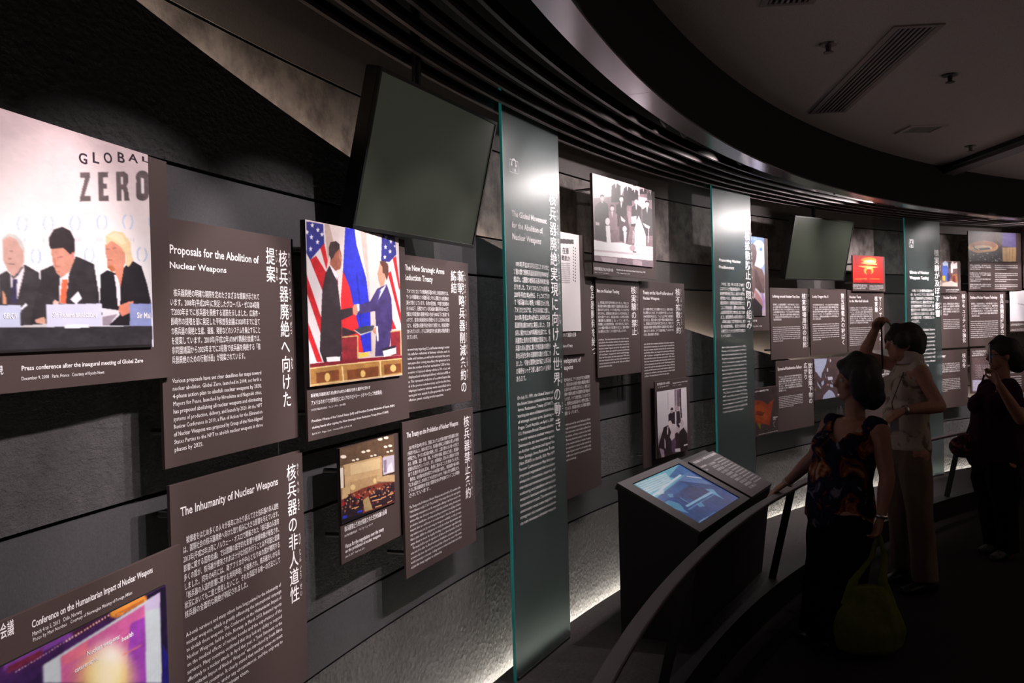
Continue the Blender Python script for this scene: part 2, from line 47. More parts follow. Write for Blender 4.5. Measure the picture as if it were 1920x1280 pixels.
["start","brown board with colour photo of two men shaking hands before tall flags","board",[.2955,.3515,-.3139,.3385,.106],.008,[["P",[0,0,.6296,.4909],[222,205,203],[["vg",[[0,[226,210,208]],[.5,[222,205,203]],[1,[205,185,180]]]],["p",[190,165,155],[[.175,.005],[.221,0],[.256,.099],[.197,.234]]],["p",[198,180,172],[[.545,.004],[.606,-.003],[.645,.828],[.614,.827],[.587,.417]]],["p",[232,222,226],[[.011,.01],[.168,.006],[.202,.431],[.13,.874],[.005,.875]]],["p",[206,24,36],[[-.001,.332],[-.003,.439],[.113,.688],[.12,.586]]],["p",[206,24,36],[[.033,.239],[.089,.209],[.187,.312],[.137,.417]]],["p",[206,24,36],[[.124,.143],[.169,.125],[.197,.234],[.182,.287]]],["p",[206,24,36],[[-.003,.612],[-.004,.702],[.068,.854],[.118,.857]]],["p",[38,40,128],[[.011,.01],[.162,.007],[.169,.125],[.035,.239],[.003,.2]]],["p",[235,230,240],[[.063,.007],[.068,.02],[.082,.018],[.07,.028],[.074,.041],[.062,.034],[.05,.044],[.054,.03],[.044,.023],[.058,.021]]],["p",[235,230,240],[[.113,.03],[.118,.043],[.132,.041],[.121,.051],[.124,.064],[.112,.058],[.1,.067],[.104,.053],[.093,.046],[.108,.044]]],["p",[235,230,240],[[.151,.053],[.155,.065],[.17,.064],[.158,.074],[.161,.087],[.149,.08],[.137,.089],[.141,.076],[.13,.069],[.145,.066]]],["p",[235,230,240],[[.051,.081],[.056,.093],[.07,.092],[.059,.102],[.062,.115],[.05,.108],[.038,.117],[.043,.104],[.032,.096],[.046,.095]]],["p",[235,230,240],[[.106,.104],[.111,.117],[.125,.116],[.114,.125],[.117,.138],[.105,.131],[.093,.14],[.097,.127],[.087,.12],[.101,.118]]],["p",[235,230,240],[[.042,.153],[.047,.165],[.061,.164],[.049,.173],[.053,.186],[.041,.18],[.029,.188],[.033,.175],[.023,.168],[.037,.166]]],["p",[235,230,240],[[.014,.057],[.018,.069],[.032,.068],[.02,.077],[.024,.09],[.012,.083],[.001,.092],[.005,.079],[-.006,.072],[.008,.07]]],["p",[232,222,226],[[.478,-.002],[.522,.002],[.606,.332],[.583,.333],[.496,.092]]],["p",[36,44,205],[[.381,.002],[.478,-.002],[.495,.101],[.591,.314],[.627,.546],[.627,.809],[.538,.815],[.483,.694],[.452,.567],[.343,.302]]],["p",[226,30,40],[[.344,.284],[.41,.387],[.441,.494],[.486,.621],[.538,.815],[.306,.805],[.315,.462]]],["p",[25,30,160],[[.479,.302],[.507,.493],[.511,.731],[.526,.731],[.522,.492],[.495,.274]]],["p",[232,222,226],[[.874,.18],[.985,.041],[1.007,.401],[.999,.672],[.867,.671]]],["p",[206,24,36],[[.918,.157],[.959,.134],[1.002,.361],[.99,.381]]],["p",[206,24,36],[[.852,.27],[.888,.248],[1.009,.572],[1.001,.632]]],["p",[206,24,36],[[.88,.573],[.937,.662],[.876,.666]]],["p",[38,40,128],[[.79,-.004],[.952,-.007],[.964,.123],[.873,.185],[.773,.188]]],["p",[235,230,240],[[.842,-.008],[.847,.005],[.864,.004],[.851,.014],[.855,.027],[.841,.02],[.826,.03],[.831,.016],[.818,.009],[.835,.006]]],["p",[235,230,240],[[.901,.015],[.906,.028],[.924,.027],[.909,.037],[.913,.05],[.899,.044],[.884,.053],[.89,.039],[.877,.032],[.894,.029]]],["p",[235,230,240],[[.832,.063],[.837,.075],[.854,.074],[.84,.084],[.844,.097],[.831,.091],[.816,.1],[.821,.086],[.808,.079],[.825,.077]]],["p",[235,230,240],[[.887,.089],[.892,.101],[.91,.1],[.896,.11],[.899,.123],[.885,.117],[.871,.126],[.876,.112],[.863,.105],[.88,.102]]],["p",[235,230,240],[[.82,.136],[.825,.148],[.842,.147],[.828,.157],[.832,.17],[.819,.163],[.804,.173],[.809,.159],[.797,.151],[.813,.149]]],["p",[235,230,240],[[.949,.051],[.953,.06],[.965,.059],[.955,.066],[.958,.075],[.948,.07],[.938,.077],[.942,.067],[.933,.062],[.945,.061]]],["p",[46,32,40],[[.216,.254],[.28,.323],[.312,.533],[.433,.517],[.433,.567],[.316,.599],[.307,.858],[.131,.857],[.098,.788],[.137,.417],[.175,.304]]],["p",[236,226,236],[[.214,.241],[.255,.268],[.294,.323],[.283,.349],[.253,.316],[.216,.263]]],["p",[120,30,50],[[.28,.323],[.293,.358],[.287,.384]]],["p",[160,92,72],[[.233,.179],[.316,.132],[.337,.188],[.328,.25],[.319,.273],[.291,.281],[.268,.289],[.216,.25]]],["p",[62,42,44],[[.209,.151],[.229,.111],[.283,.099],[.317,.115],[.32,.141],[.273,.176],[.254,.203],[.231,.223],[.21,.19]]],["p",[185,120,95],[[.305,.155],[.321,.167],[.341,.218],[.324,.224],[.309,.199]]],["p",[66,50,110],[[.492,.502],[.631,.471],[.714,.383],[.832,.344],[.887,.445],[.891,.602],[.844,.798],[.841,.851],[.668,.848],[.693,.669],[.683,.536],[.497,.562]]],["p",[215,215,240],[[.746,.391],[.832,.344],[.796,.389],[.727,.459]]],["p",[80,80,150],[[.738,.387],[.759,.396],[.731,.449],[.713,.488]]],["p",[216,150,125],[[.759,.204],[.821,.223],[.826,.291],[.798,.351],[.756,.367],[.733,.325],[.724,.278]]],["p",[96,54,42],[[.756,.19],[.806,.181],[.856,.201],[.861,.259],[.836,.32],[.81,.272],[.785,.269],[.787,.226],[.759,.204]]],["p",[205,140,115],[[.433,.517],[.455,.494],[.492,.498],[.498,.539],[.474,.571],[.438,.559]]],["p",[220,222,240],[[.478,.494],[.51,.493],[.505,.543],[.487,.539]]],["p",[60,62,74],[[.448,.662],[.553,.64],[.67,.636],[.653,.668],[.513,.692]]],["p",[190,190,200],[[.448,.662],[.513,.692],[.656,.668],[.656,.674],[.513,.702],[.446,.668]]],["p",[48,34,44],[[.321,.643],[.369,.656],[.484,.685],[.367,.701],[.318,.709]]],["p",[205,140,115],[[.645,.668],[.694,.64],[.714,.669],[.691,.697],[.66,.687]]],["p",[236,236,246],[[.686,.64],[.712,.64],[.717,.741],[.7,.75]]],["p",[140,30,42],[[.313,.713],[.475,.707],[.483,.858],[.307,.858]]],["l",[205,170,110],[[.314,.709],[.48,.703],[.476,.853]],.014],["p",[140,30,42],[[.863,.686],[.999,.677],[.999,.853],[.862,.852]]],["l",[205,170,110],[[.858,.681],[.993,.674],[.99,.853]],.0138],["p",[130,18,34],[[.006,.863],[.318,.854],[1.008,.856],[1.006,.889],[.007,.892]]],["p",[168,120,60],[[.005,.884],[1.007,.874],[1.001,.994],[.006,.999]]],["p",[120,62,26],[[.059,.92],[.274,.913],[.278,.979],[.06,.983]]],["p",[120,62,26],[[.357,.923],[.705,.917],[.702,.988],[.361,.99]]],["p",[120,62,26],[[.771,.911],[.987,.913],[.984,.978],[.776,.979]]],["l",[226,200,140],[[.005,.89],[.317,.883],[1.007,.879]],.0123],["l",[222,195,140],[[.007,.991],[1.001,.989]],.011],["l",[230,205,150],[[.309,.893],[.319,.995]],.0126],["l",[230,205,150],[[.726,.884],[.731,.995]],.0164],["e",[222,185,110],[.162,.953,.026,.002,-.001,.027]],["e",[222,185,110],[.526,.957,.027,.002,-.001,.024]],["e",[222,185,110],[.885,.942,.038,.002,-.001,.026]],["p",[240,238,240],[[.158,.829],[.294,.831],[.29,.861],[.159,.859]]],["p",[240,240,250],[[.759,.809],[.927,.791],[.928,.84],[.774,.858]]],["p",[40,30,50],[[.752,.799],[.919,.78],[.927,.796],[.762,.814]]],["p",[226,195,80],[[.485,.821],[.583,.815],[.598,.843],[.491,.849]]],["b",1]],[260,420],.01],["H","新戦略兵器削減条約(新START)の署名を終え握手を交わす",[.0198,.5141,.3996,.5238],"w",1],["H","アメリカのオバマ大統領(左)とロシアのドミトリー・メドベージェフ大統領(右)",[.0204,.5347,.4844,.5474],"w",1],["H","2010年(平成22年)4月8日　チェコ・プラハ　EPA=時事",[.0203,.5581,.227,.5641],"w",0],["H","President Obama of the United States (left) and President Dmitry Medvedev of Russia (right)",[.0205,.5897,.5796,.598],"w",1],["H","shaking hands after signing the New Strategic Arms Reduction Treaty (New START)",[.0216,.6092,.5297,.6166],"w",1],["H","April 8, 2010   Prague, Czech   Courtesy of EPA / Jiji Press, Ltd.",[.0206,.6288,.2664,.6349],"w",0]]],
["newstart","brown text board headed The New Strategic Arms Reduction Treaty","board",[.35,.3994,-.2972,.2878,.088],.008,[["H","The New Strategic Arms",[.0393,.0349,.3836,.0568],"w",1],["H","Reduction Treaty",[.0374,.0704,.2765,.0931],"w",1],["B",["　アメリカとロシアの戦略核兵器の新たな削減条約では、","ミサイルや爆撃機などの運搬手段とそれに搭載される核弾頭の","削減を対象としています。条約の発効後、7年間で核弾頭の","数を1550以下、配備されている核兵器の運搬手段を700以下、","配備及び非配備の運搬手段の合計を800以下に削減する","ものです。従来の削減条約の目標からさらに約30%の削減","となり、未配備の運搬手段が初めて制限され、削減目標が","定められています。さらに実地査察を含む厳格な検証制度を","備えています。"],[.0403,.1271,.4187,.3133],.25,1,"w"],["B",["The new treaty regarding U.S. and Russian strategic nuclear","arms calls for reduction of delivery vehicles, such as","missiles and bombers, as well as the warheads they carry","seven years after coming into effect, this agreement is to","reduce the number of nuclear warheads to 1,550 or less,","the number of deployed delivery vehicles to 700 or less, and","all deployed and undeployed delivery vehicles to 800 or","less. This represents a reduction of one-third beyond the","goal of the previous reduction treaty, and for the first time,","undeployed delivery vehicles were controlled and a","future goal was stated. It also provided for a strict","verification system, including on-site inspections."],[.0377,.3456,.4129,.5437],.82,0,"w"],["V","新戦略兵器削減条約の",[.5437,.0345,.0566,.5503],["しん","せん","りゃく","へい","き","さく","げん","じょう","やく",""],"w"],["V","締結",[.4713,.0383,.0546,.1352],["てい","けつ"],"w"]]],
["hall","brown board with colour photo of a full beige assembly hall","board",[.3126,.3527,-.7326,-.3622,.088],.008,[["P",[0,0,.3827,.2419],[104,78,58],[["vg",[[0,[112,82,62]],[.22,[104,78,60]],[.3,[198,160,118]],[1,[60,36,34]]]],["p",[104,78,58],[[-.002,.006],[1.003,.01],[.992,.296],[.739,.259],[.057,.233],[-.01,.228]]],["p",[206,170,124],[[.057,.228],[.739,.255],[.752,.536],[.832,.556],[.997,.597],[.993,.692],[.64,.6],[.643,.508],[.165,.487],[.158,.67],[.015,.672]]],["p",[186,150,106],[[.158,.49],[.643,.508],[.646,.648],[.172,.674]]],["p",[226,196,148],[[.166,.258],[.714,.282],[.709,.432],[.175,.391]]],["e",[236,205,140],[.204,.563,.042,.011,-.001,.038]],["e",[236,205,140],[.602,.578,.031,.008,-.001,.036]],["p",[46,34,36],[[.755,.262],[.779,.273],[.776,.548],[.999,.549],[.998,.573],[.752,.553]]],["p",[206,196,214],[[.762,.287],[.992,.296],[.995,.543],[.765,.539]]],["p",[150,130,150],[[.776,.331],[.841,.334],[.834,.509],[.786,.509]]],["p",[235,232,240],[[.87,.435],[.938,.391],[.982,.545],[.834,.527]]],["p",[236,220,200],[[-.003,.256],[.049,.261],[.049,.526],[.004,.522]]],["l",[40,28,30],[[.059,.257],[.06,.529]],.0122],["p",[130,56,40],[[.166,.64],[.382,.622],[.67,.631],[.993,.692],[.989,1.003],[.004,.958],[.008,.67],[.082,.681]]],["p",[44,26,34],[[.082,.681],[.167,.629],[.131,.858],[.005,.947],[.007,.691]]],["p",[42,26,36],[[.165,.672],[.377,.744],[.369,.965],[.018,.962],[.161,.791]]],["p",[50,30,40],[[.481,.74],[.993,.692],[.995,.981],[.549,.964]]],["p",[176,150,104],[[.375,.788],[.473,.76],[.549,.964],[.399,.952]]],["e",[200,150,110],[.221,.665,.013,.004,0,.009]],["e",[150,40,40],[.022,.753,.015,.005,-.001,.015]],["e",[150,40,40],[.204,.761,.016,.005,-.001,.016]],["e",[180,110,80],[.238,.854,.017,.005,-.001,.016]],["e",[150,40,40],[.776,.72,.013,.003,-.001,.017]],["e",[150,40,40],[.943,.879,.011,.003,-.001,.015]],["e",[30,22,34],[.64,.782,.012,.003,0,.012]],["e",[24,20,40],[.925,.871,.02,.006,0,.009]],["e",[150,40,40],[.268,.803,.017,.005,0,.013]],["e",[150,40,40],[.405,.69,.011,.003,-.001,.016]],["e",[150,40,40],[.077,.737,.013,.004,-.001,.014]],["e",[90,50,50],[.673,.703,.011,.003,0,.013]],["e",[150,40,40],[.186,.782,.01,.003,0,.012]],["e",[30,22,34],[.556,.806,.019,.005,0,.01]],["e",[24,20,40],[.062,.684,.014,.004,0,.011]],["e",[200,150,110],[.309,.688,.009,.002,0,.012]],["e",[150,40,40],[.075,.849,.015,.005,-.001,.017]],["e",[30,22,34],[.023,.695,.015,.004,0,.012]],["e",[180,110,80],[.925,.826,.013,.004,0,.011]],["e",[200,150,110],[.417,.685,.015,.004,0,.01]],["e",[200,150,110],[.542,.744,.011,.003,-.001,.016]],["e",[180,110,80],[.338,.715,.013,.004,0,.011]],["e",[180,110,80],[.901,.71,.01,.003,0,.011]],["e",[180,110,80],[.649,.702,.015,.004,-.001,.014]],["e",[24,20,40],[.301,.655,.011,.003,-.001,.018]],["e",[30,22,34],[.623,.712,.012,.003,0,.013]],["e",[30,22,34],[.038,.725,.014,.004,0,.012]],["e",[180,110,80],[.201,.683,.011,.003,0,.011]],["e",[150,40,40],[.194,.693,.01,.003,0,.009]],["e",[24,20,40],[.909,.813,.015,.004,-.001,.018]],["e",[90,50,50],[.62,.845,.01,.003,0,.013]],["e",[200,150,110],[.155,.705,.016,.005,-.001,.014]],["e",[90,50,50],[.789,.796,.019,.005,-.001,.017]],["e",[200,150,110],[.314,.736,.009,.003,-.001,.017]],["e",[180,110,80],[.945,.838,.015,.004,-.001,.015]],["e",[180,110,80],[.74,.735,.019,.005,-.001,.016]],["e",[180,110,80],[.376,.739,.011,.003,0,.01]],["e",[200,150,110],[.58,.722,.018,.005,-.001,.016]],["e",[30,22,34],[.855,.806,.012,.003,-.001,.015]],["e",[200,150,110],[.792,.804,.02,.006,-.001,.013]],["e",[180,110,80],[.074,.789,.013,.004,-.001,.016]],["e",[150,40,40],[.579,.696,.01,.003,-.001,.017]],["e",[150,40,40],[.887,.75,.019,.005,0,.01]],["e",[150,40,40],[.512,.746,.013,.004,-.001,.016]],["e",[180,110,80],[.833,.77,.011,.003,-.001,.015]],["e",[200,150,110],[.864,.798,.015,.004,-.001,.016]],["e",[200,150,110],[.922,.83,.015,.004,-.001,.017]],["e",[30,22,34],[.152,.833,.015,.005,0,.011]],["e",[180,110,80],[.839,.739,.018,.005,0,.009]],["e",[200,150,110],[.288,.769,.016,.005,-.001,.014]],["e",[30,22,34],[.384,.718,.017,.005,-.001,.018]],["e",[24,20,40],[.593,.818,.019,.005,-.001,.014]],["e",[24,20,40],[.887,.86,.013,.004,-.001,.018]],["e",[200,150,110],[.758,.814,.014,.004,0,.012]],["e",[150,40,40],[.561,.885,.011,.003,0,.01]],["e",[30,22,34],[.131,.818,.011,.003,-.001,.017]],["e",[90,50,50],[.18,.817,.014,.004,0,.009]],["e",[30,22,34],[.371,.861,.012,.004,0,.012]],["e",[24,20,40],[.158,.836,.008,.003,-.001,.017]],["e",[180,110,80],[.802,.859,.011,.003,-.001,.015]],["e",[180,110,80],[.918,.857,.012,.003,-.001,.014]],["e",[90,50,50],[.867,.732,.013,.004,-.001,.018]],["e",[150,40,40],[.875,.842,.014,.004,-.001,.016]],["e",[24,20,40],[.29,.745,.009,.003,0,.01]],["e",[200,150,110],[.584,.747,.016,.004,0,.01]],["e",[90,50,50],[.061,.85,.017,.005,0,.014]],["e",[150,40,40],[.292,.667,.013,.004,-.001,.014]],["e",[180,110,80],[.06,.839,.011,.003,-.001,.017]],["e",[90,50,50],[.149,.815,.014,.004,-.001,.015]],["e",[30,22,34],[.511,.664,.011,.003,0,.01]],["e",[180,110,80],[.035,.702,.011,.003,-.001,.016]],["e",[90,50,50],[.611,.804,.017,.005,-.001,.016]],["e",[90,50,50],[.62,.881,.017,.005,-.001,.014]],["e",[24,20,40],[.661,.832,.011,.003,0,.013]],["e",[24,20,40],[.2,.708,.009,.003,0,.01]],["e",[200,150,110],[.855,.739,.016,.004,0,.012]],["e",[180,110,80],[.375,.69,.013,.004,0,.009]],["e",[30,22,34],[.859,.686,.011,.003,0,.01]],["e",[30,22,34],[.581,.668,.015,.004,-.001,.013]],["e",[200,150,110],[.691,.713,.02,.006,-.001,.016]],["e",[200,150,110],[.899,.896,.014,.004,0,.011]],["e",[200,150,110],[.501,.702,.015,.004,-.001,.017]],["e",[200,150,110],[.281,.791,.015,.004,0,.009]],["e",[90,50,50],[.602,.723,.016,.004,-.001,.016]],["e",[30,22,34],[.785,.696,.02,.005,-.001,.017]],["e",[24,20,40],[.625,.825,.013,.004,-.001,.013]],["e",[30,22,34],[.936,.896,.018,.005,-.001,.014]],["e",[180,110,80],[.233,.688,.012,.003,-.001,.014]],["e",[24,20,40],[.13,.706,.018,.005,-.001,.016]],["e",[30,22,34],[.482,.659,.015,.004,-.001,.015]],["e",[180,110,80],[.02,.793,.008,.002,-.001,.014]],["e",[90,50,50],[.199,.697,.016,.004,-.001,.016]],["e",[24,20,40],[.276,.733,.013,.004,0,.01]],["e",[24,20,40],[.466,.672,.018,.005,0,.012]],["e",[90,50,50],[.657,.847,.017,.005,0,.012]],["e",[200,150,110],[.198,.748,.017,.005,0,.011]],["e",[90,50,50],[.728,.765,.02,.005,0,.013]],["e",[150,40,40],[.724,.721,.015,.004,0,.009]],["e",[90,50,50],[.245,.708,.01,.003,-.001,.015]],["e",[30,22,34],[.078,.854,.014,.004,-.001,.015]],["e",[30,22,34],[.919,.743,.02,.005,-.001,.014]],["e",[200,150,110],[.108,.712,.014,.004,0,.01]],["e",[180,110,80],[.088,.75,.009,.003,-.001,.017]],["e",[90,50,50],[.273,.773,.01,.003,-.001,.015]],["e",[90,50,50],[.626,.891,.017,.005,-.001,.016]],["e",[150,40,40],[.773,.829,.01,.003,0,.012]],["e",[24,20,40],[.3,.867,.017,.005,-.001,.017]],["e",[180,110,80],[.148,.807,.017,.005,-.001,.017]],["e",[180,110,80],[.649,.889,.017,.005,0,.012]],["e",[200,150,110],[.901,.836,.011,.003,0,.011]],["e",[24,20,40],[.128,.744,.013,.004,0,.011]],["e",[30,22,34],[.034,.836,.009,.003,0,.01]],["e",[30,22,34],[.219,.771,.018,.005,-.001,.015]],["e",[180,110,80],[.356,.771,.018,.005,0,.011]],["e",[30,22,34],[.319,.868,.009,.003,0,.01]],["e",[150,40,40],[.273,.8,.018,.005,0,.013]],["e",[90,50,50],[.043,.7,.016,.005,0,.01]],["e",[150,40,40],[.982,.829,.014,.004,-.001,.014]],["e",[90,50,50],[.13,.643,.015,.004,0,.01]],["e",[180,110,80],[.305,.781,.018,.005,0,.013]],["e",[30,22,34],[.96,.807,.02,.005,0,.012]],["e",[90,50,50],[.312,.652,.009,.002,0,.013]],["e",[180,110,80],[.777,.708,.011,.003,-.001,.015]],["e",[24,20,40],[.213,.807,.015,.004,0,.01]],["e",[24,20,40],[.319,.8,.015,.004,-.001,.014]],["e",[24,20,40],[.319,.782,.009,.003,0,.01]],["e",[30,22,34],[.07,.773,.017,.005,0,.01]],["e",[180,110,80],[.68,.805,.015,.004,0,.012]],["e",[180,110,80],[.92,.846,.019,.005,-.001,.015]],["e",[180,110,80],[.514,.719,.012,.003,-.001,.017]],["e",[150,40,40],[.258,.789,.014,.004,-.001,.015]],["e",[200,150,110],[.063,.664,.009,.002,0,.011]],["p",[226,160,100],[[.51,.784],[.632,.789],[.632,.805],[.509,.8]]],["p",[226,160,100],[[.538,.838],[.724,.862],[.723,.878],[.537,.854]]],["p",[226,160,100],[[.173,.835],[.301,.845],[.3,.86],[.173,.85]]],["p",[226,160,100],[[.593,.94],[.724,.949],[.723,.965],[.592,.956]]],["p",[226,160,100],[[.846,.845],[.962,.846],[.961,.863],[.845,.861]]],["p",[226,160,100],[[.834,.948],[.933,.946],[.932,.962],[.833,.964]]],["p",[226,160,100],[[.709,.853],[.805,.85],[.804,.866],[.708,.869]]],["e",[170,30,34],[.284,.717,.037,.011,-.001,.024]],["e",[160,28,36],[.033,.731,.021,.006,-.001,.03]],["p",[38,52,190],[[.27,.906],[.349,.909],[.355,.938],[.271,.935]]],["p",[38,52,190],[[.017,.893],[.088,.899],[.093,.933],[.018,.941]]],["p",[18,12,18],[[-.035,.929],[.398,.969],[.99,.991],[.985,1.122],[-.037,.987]]],["e",[252,240,220],[.407,.13,.038,.008,-.001,.018]],["e",[252,240,220],[.496,.134,.039,.008,-.001,.018]],["e",[252,240,220],[.227,.205,.028,.006,0,.013]],["e",[252,240,220],[.298,.207,.029,.006,0,.014]],["e",[252,240,220],[.554,.218,.027,.006,0,.013]],["e",[252,240,220],[.623,.221,.028,.006,0,.013]],["e",[252,240,220],[.829,.145,.039,.008,-.001,.017]],["e",[252,240,220],[.922,.15,.043,.009,-.001,.019]],["e",[252,240,220],[.725,.015,.051,.01,-.001,.023]],["e",[252,240,220],[.845,.017,.049,.009,-.001,.022]],["e",[252,240,220],[.87,.228,.029,.006,-.001,.013]],["e",[252,240,220],[.944,.228,.033,.007,-.001,.015]],["e",[252,240,220],[.059,.12,.049,.011,-.001,.024]],["b",1]],[230,300],.004],["H","核兵器禁止条約が採択された交渉会議の会場",[.0236,.255,.3204,.2707],"w",1],["H","2017年(平成29年)6月　アメリカ・ニューヨーク",[.0226,.28,.2135,.2878],"w",0],["H","Venue for the negotiations over the treaty",[.0248,.31,.2946,.3239],"w",1],["H","on the prohibition of nuclear weapons",[.0245,.3271,.2689,.3385],"w",1],["H","June 15, 2017   New York, USA",[.0257,.3468,.1513,.3539],"w",0]]],
["treaty","brown text board headed The Treaty on the Prohibition of Nuclear Weapons","board",[.3468,.3972,-.8913,-.3242,.106],.008,[["H","The Treaty on the Prohibition of Nuclear Weapons",[.0298,.0392,.4777,.0592],"w",1],["B",["　2017年(平成29年)7月7日、国連において122か国の賛成で核兵器禁止条約","が採択されました。条約の前文では、核兵器の使用による被爆者の苦しみや被害","が明記され、すべての核兵器の廃絶こそが、二度と使われない唯一の方法で","ある。核実験、生産、貯蔵、移転、その使用や威嚇、援助などを禁じ、核兵器の","全面的な禁止をうたっています。また、核保有国が、定められた期限までに核を","捨てる道や方法も定め、条約に加わることを求めています。","　条約は、50か国の批准を経てから90日後に発効し、核保有国や核の傘の","下にある国々がこの条約にどう向き合うのかが、今後の大きな課題となり、","さらに核兵器廃絶を目指す国際社会の声を高めていくことが期待","されています。"],[.0326,.0917,.4781,.2791],.4,1,"w"],["B",["The Treaty on the Prohibition of Nuclear Weapons was endorsed by 122 countries at the","United Nations on July 7, 2017. The preamble of the treaty refers to the unacceptable","humanitarian consequences, and the unacceptable suffering of and harm caused to the","victims of the use of nuclear weapons (hibakusha) and bans testing, development,","production, manufacture, otherwise acquiring, possession or stockpiling of nuclear","weapons, their use, and threats to use nuclear weapons. Also, the treaty states that","any nation can join by removing its weapons verifiably, on the process","that a state fulfills its obligations to verify its nuclear disarmament, and","urges them to meet its legally binding commitments expeditiously.","    The treaty shall be open for signature to all States as from September 20 and will","enter into force after the fiftieth instrument of ratification, acceptance, approval or","accession has been deposited. It is hoped that in future the voice of the entire","world community is a message of calling nations to nuclear-armed states and others","to join the treaty together to achieve this."],[.0379,.309,.4836,.5389],.58,0,"w"],["V","核兵器禁止条約",[.5604,.0299,.054,.3787],["かく","へい","き","きん","し","じょう","やく"],"w"]]],
["newspaper","brown board with white newspaper page partly behind the tall glass panel","board",[.4759,.5081,-.1432,.515,.088],.008,[["P",[.026,.0036,.3234,.5315],[246,240,240],[["vg",[[0,[246,240,240]],[1,[240,232,233]]]],["p",[60,50,52],[[.089,.072],[.764,.056],[.76,.101],[.083,.121]]],["p",[225,218,218],[[.092,.04],[1.004,.018],[1.004,.026],[.091,.051]]],["e",[110,100,104],[.74,.138,.025,-.001,-.001,.009]],["e",[110,100,104],[.737,.169,.025,-.001,-.001,.009]],["e",[110,100,104],[.733,.2,.025,-.001,-.001,.009]],["e",[110,100,104],[.73,.23,.025,-.001,-.001,.009]],["e",[110,100,104],[.727,.261,.025,-.001,-.001,.009]],["e",[110,100,104],[.723,.292,.025,-.001,-.001,.009]],["e",[110,100,104],[.72,.323,.025,-.001,-.001,.009]],["e",[110,100,104],[.717,.353,.025,-.001,-.001,.009]],["e",[110,100,104],[.713,.384,.025,-.001,-.001,.009]],["e",[110,100,104],[.71,.415,.025,-.001,-.001,.009]],["e",[110,100,104],[.707,.446,.025,-.001,-.001,.009]],["e",[110,100,104],[.704,.476,.025,0,-.001,.009]],["e",[110,100,104],[.833,.144,.025,-.001,-.001,.009]],["e",[110,100,104],[.83,.175,.025,-.001,-.001,.009]],["e",[110,100,104],[.826,.206,.025,-.001,-.001,.009]],["e",[110,100,104],[.823,.236,.025,-.001,-.001,.009]],["e",[110,100,104],[.819,.267,.025,-.001,-.001,.009]],["e",[110,100,104],[.816,.298,.025,-.001,-.001,.009]],["e",[110,100,104],[.813,.329,.025,-.001,-.001,.009]],["e",[110,100,104],[.809,.36,.025,-.001,-.001,.009]],["e",[110,100,104],[.806,.391,.025,-.001,-.001,.009]],["e",[110,100,104],[.803,.422,.025,-.001,-.001,.009]],["e",[110,100,104],[.799,.453,.025,-.001,-.001,.009]],["e",[110,100,104],[.796,.484,.025,0,-.001,.009]],["l",[190,180,184],[[.062,.32],[.583,.309]],.0291],["l",[190,180,184],[[.06,.341],[.581,.33]],.0291],["l",[190,180,184],[[.058,.362],[.579,.352]],.0291],["l",[190,180,184],[[.056,.383],[.576,.373]],.0291],["l",[190,180,184],[[.054,.404],[.574,.395]],.0291],["l",[190,180,184],[[.051,.425],[.572,.416]],.0291],["l",[190,180,184],[[.049,.446],[.569,.438]],.0291],["l",[190,180,184],[[.047,.467],[.567,.459]],.0291],["l",[190,180,184],[[.045,.488],[.565,.481]],.0291],["l",[190,180,184],[[.043,.509],[.562,.502]],.0291]],[120,240],.004],["H","在庫",[.102,.0859,.1844,.117],"k",1],["H","難航か",[.0888,.1285,.2003,.1534],"k",1],["H","条約について議論の記事",[.0216,.5404,.2628,.5611],"w",1],["H","Article on the Reduction of Treaty",[-.0864,.5999,.213,.616],"w",1]]],
["developban","narrow brown text board hanging low, directly right of the tallest glass panel","board",[.4746,.5232,-.9165,.2913,.074],.008,[["H","Development of",[.093,.4495,.3601,.4787],"w",1],["H","Weapons",[.0974,.4865,.2523,.5139],"w",1],["B",["1954年(昭和29年)3月1日、アメリカは太平洋で水爆実験を","行いました。周辺の島々の住民や漁船の乗組員が被ばく","し、核兵器に反対する声が世界に広がりました。条約により","核兵器の保有や開発を制限する国際的な取り組みが","進められていますが、すべての国が参加しているわけでは","ありません。国際社会は核兵器のない世界を目指して","協力を続けています。核兵器の材料となる物質の管理も","重要な課題となっています。"],[.0632,.5602,.477,.7567],.6,1,"w"],["B",["various locations around the world. Radioactive fallout","spread through the atmosphere and the ocean, affecting","people and the environment. Local residents suffered from","exposure to radiation, and many continue to have health","problems. The treaty limits the number of nuclear states","and calls for the complete abolition of nuclear weapons.","International cooperation to control nuclear materials has","become a matter of great concern for all countries today","and further efforts are required to prevent proliferation","of nuclear weapons and technology."],[.0649,.8,.4704,1.0029],.5,0,"w"],["V","核兵器開発を絶つ",[.5486,.0336,.065,.453],["かく","へい","き","かい","はつ","","た",""],"w"]]],
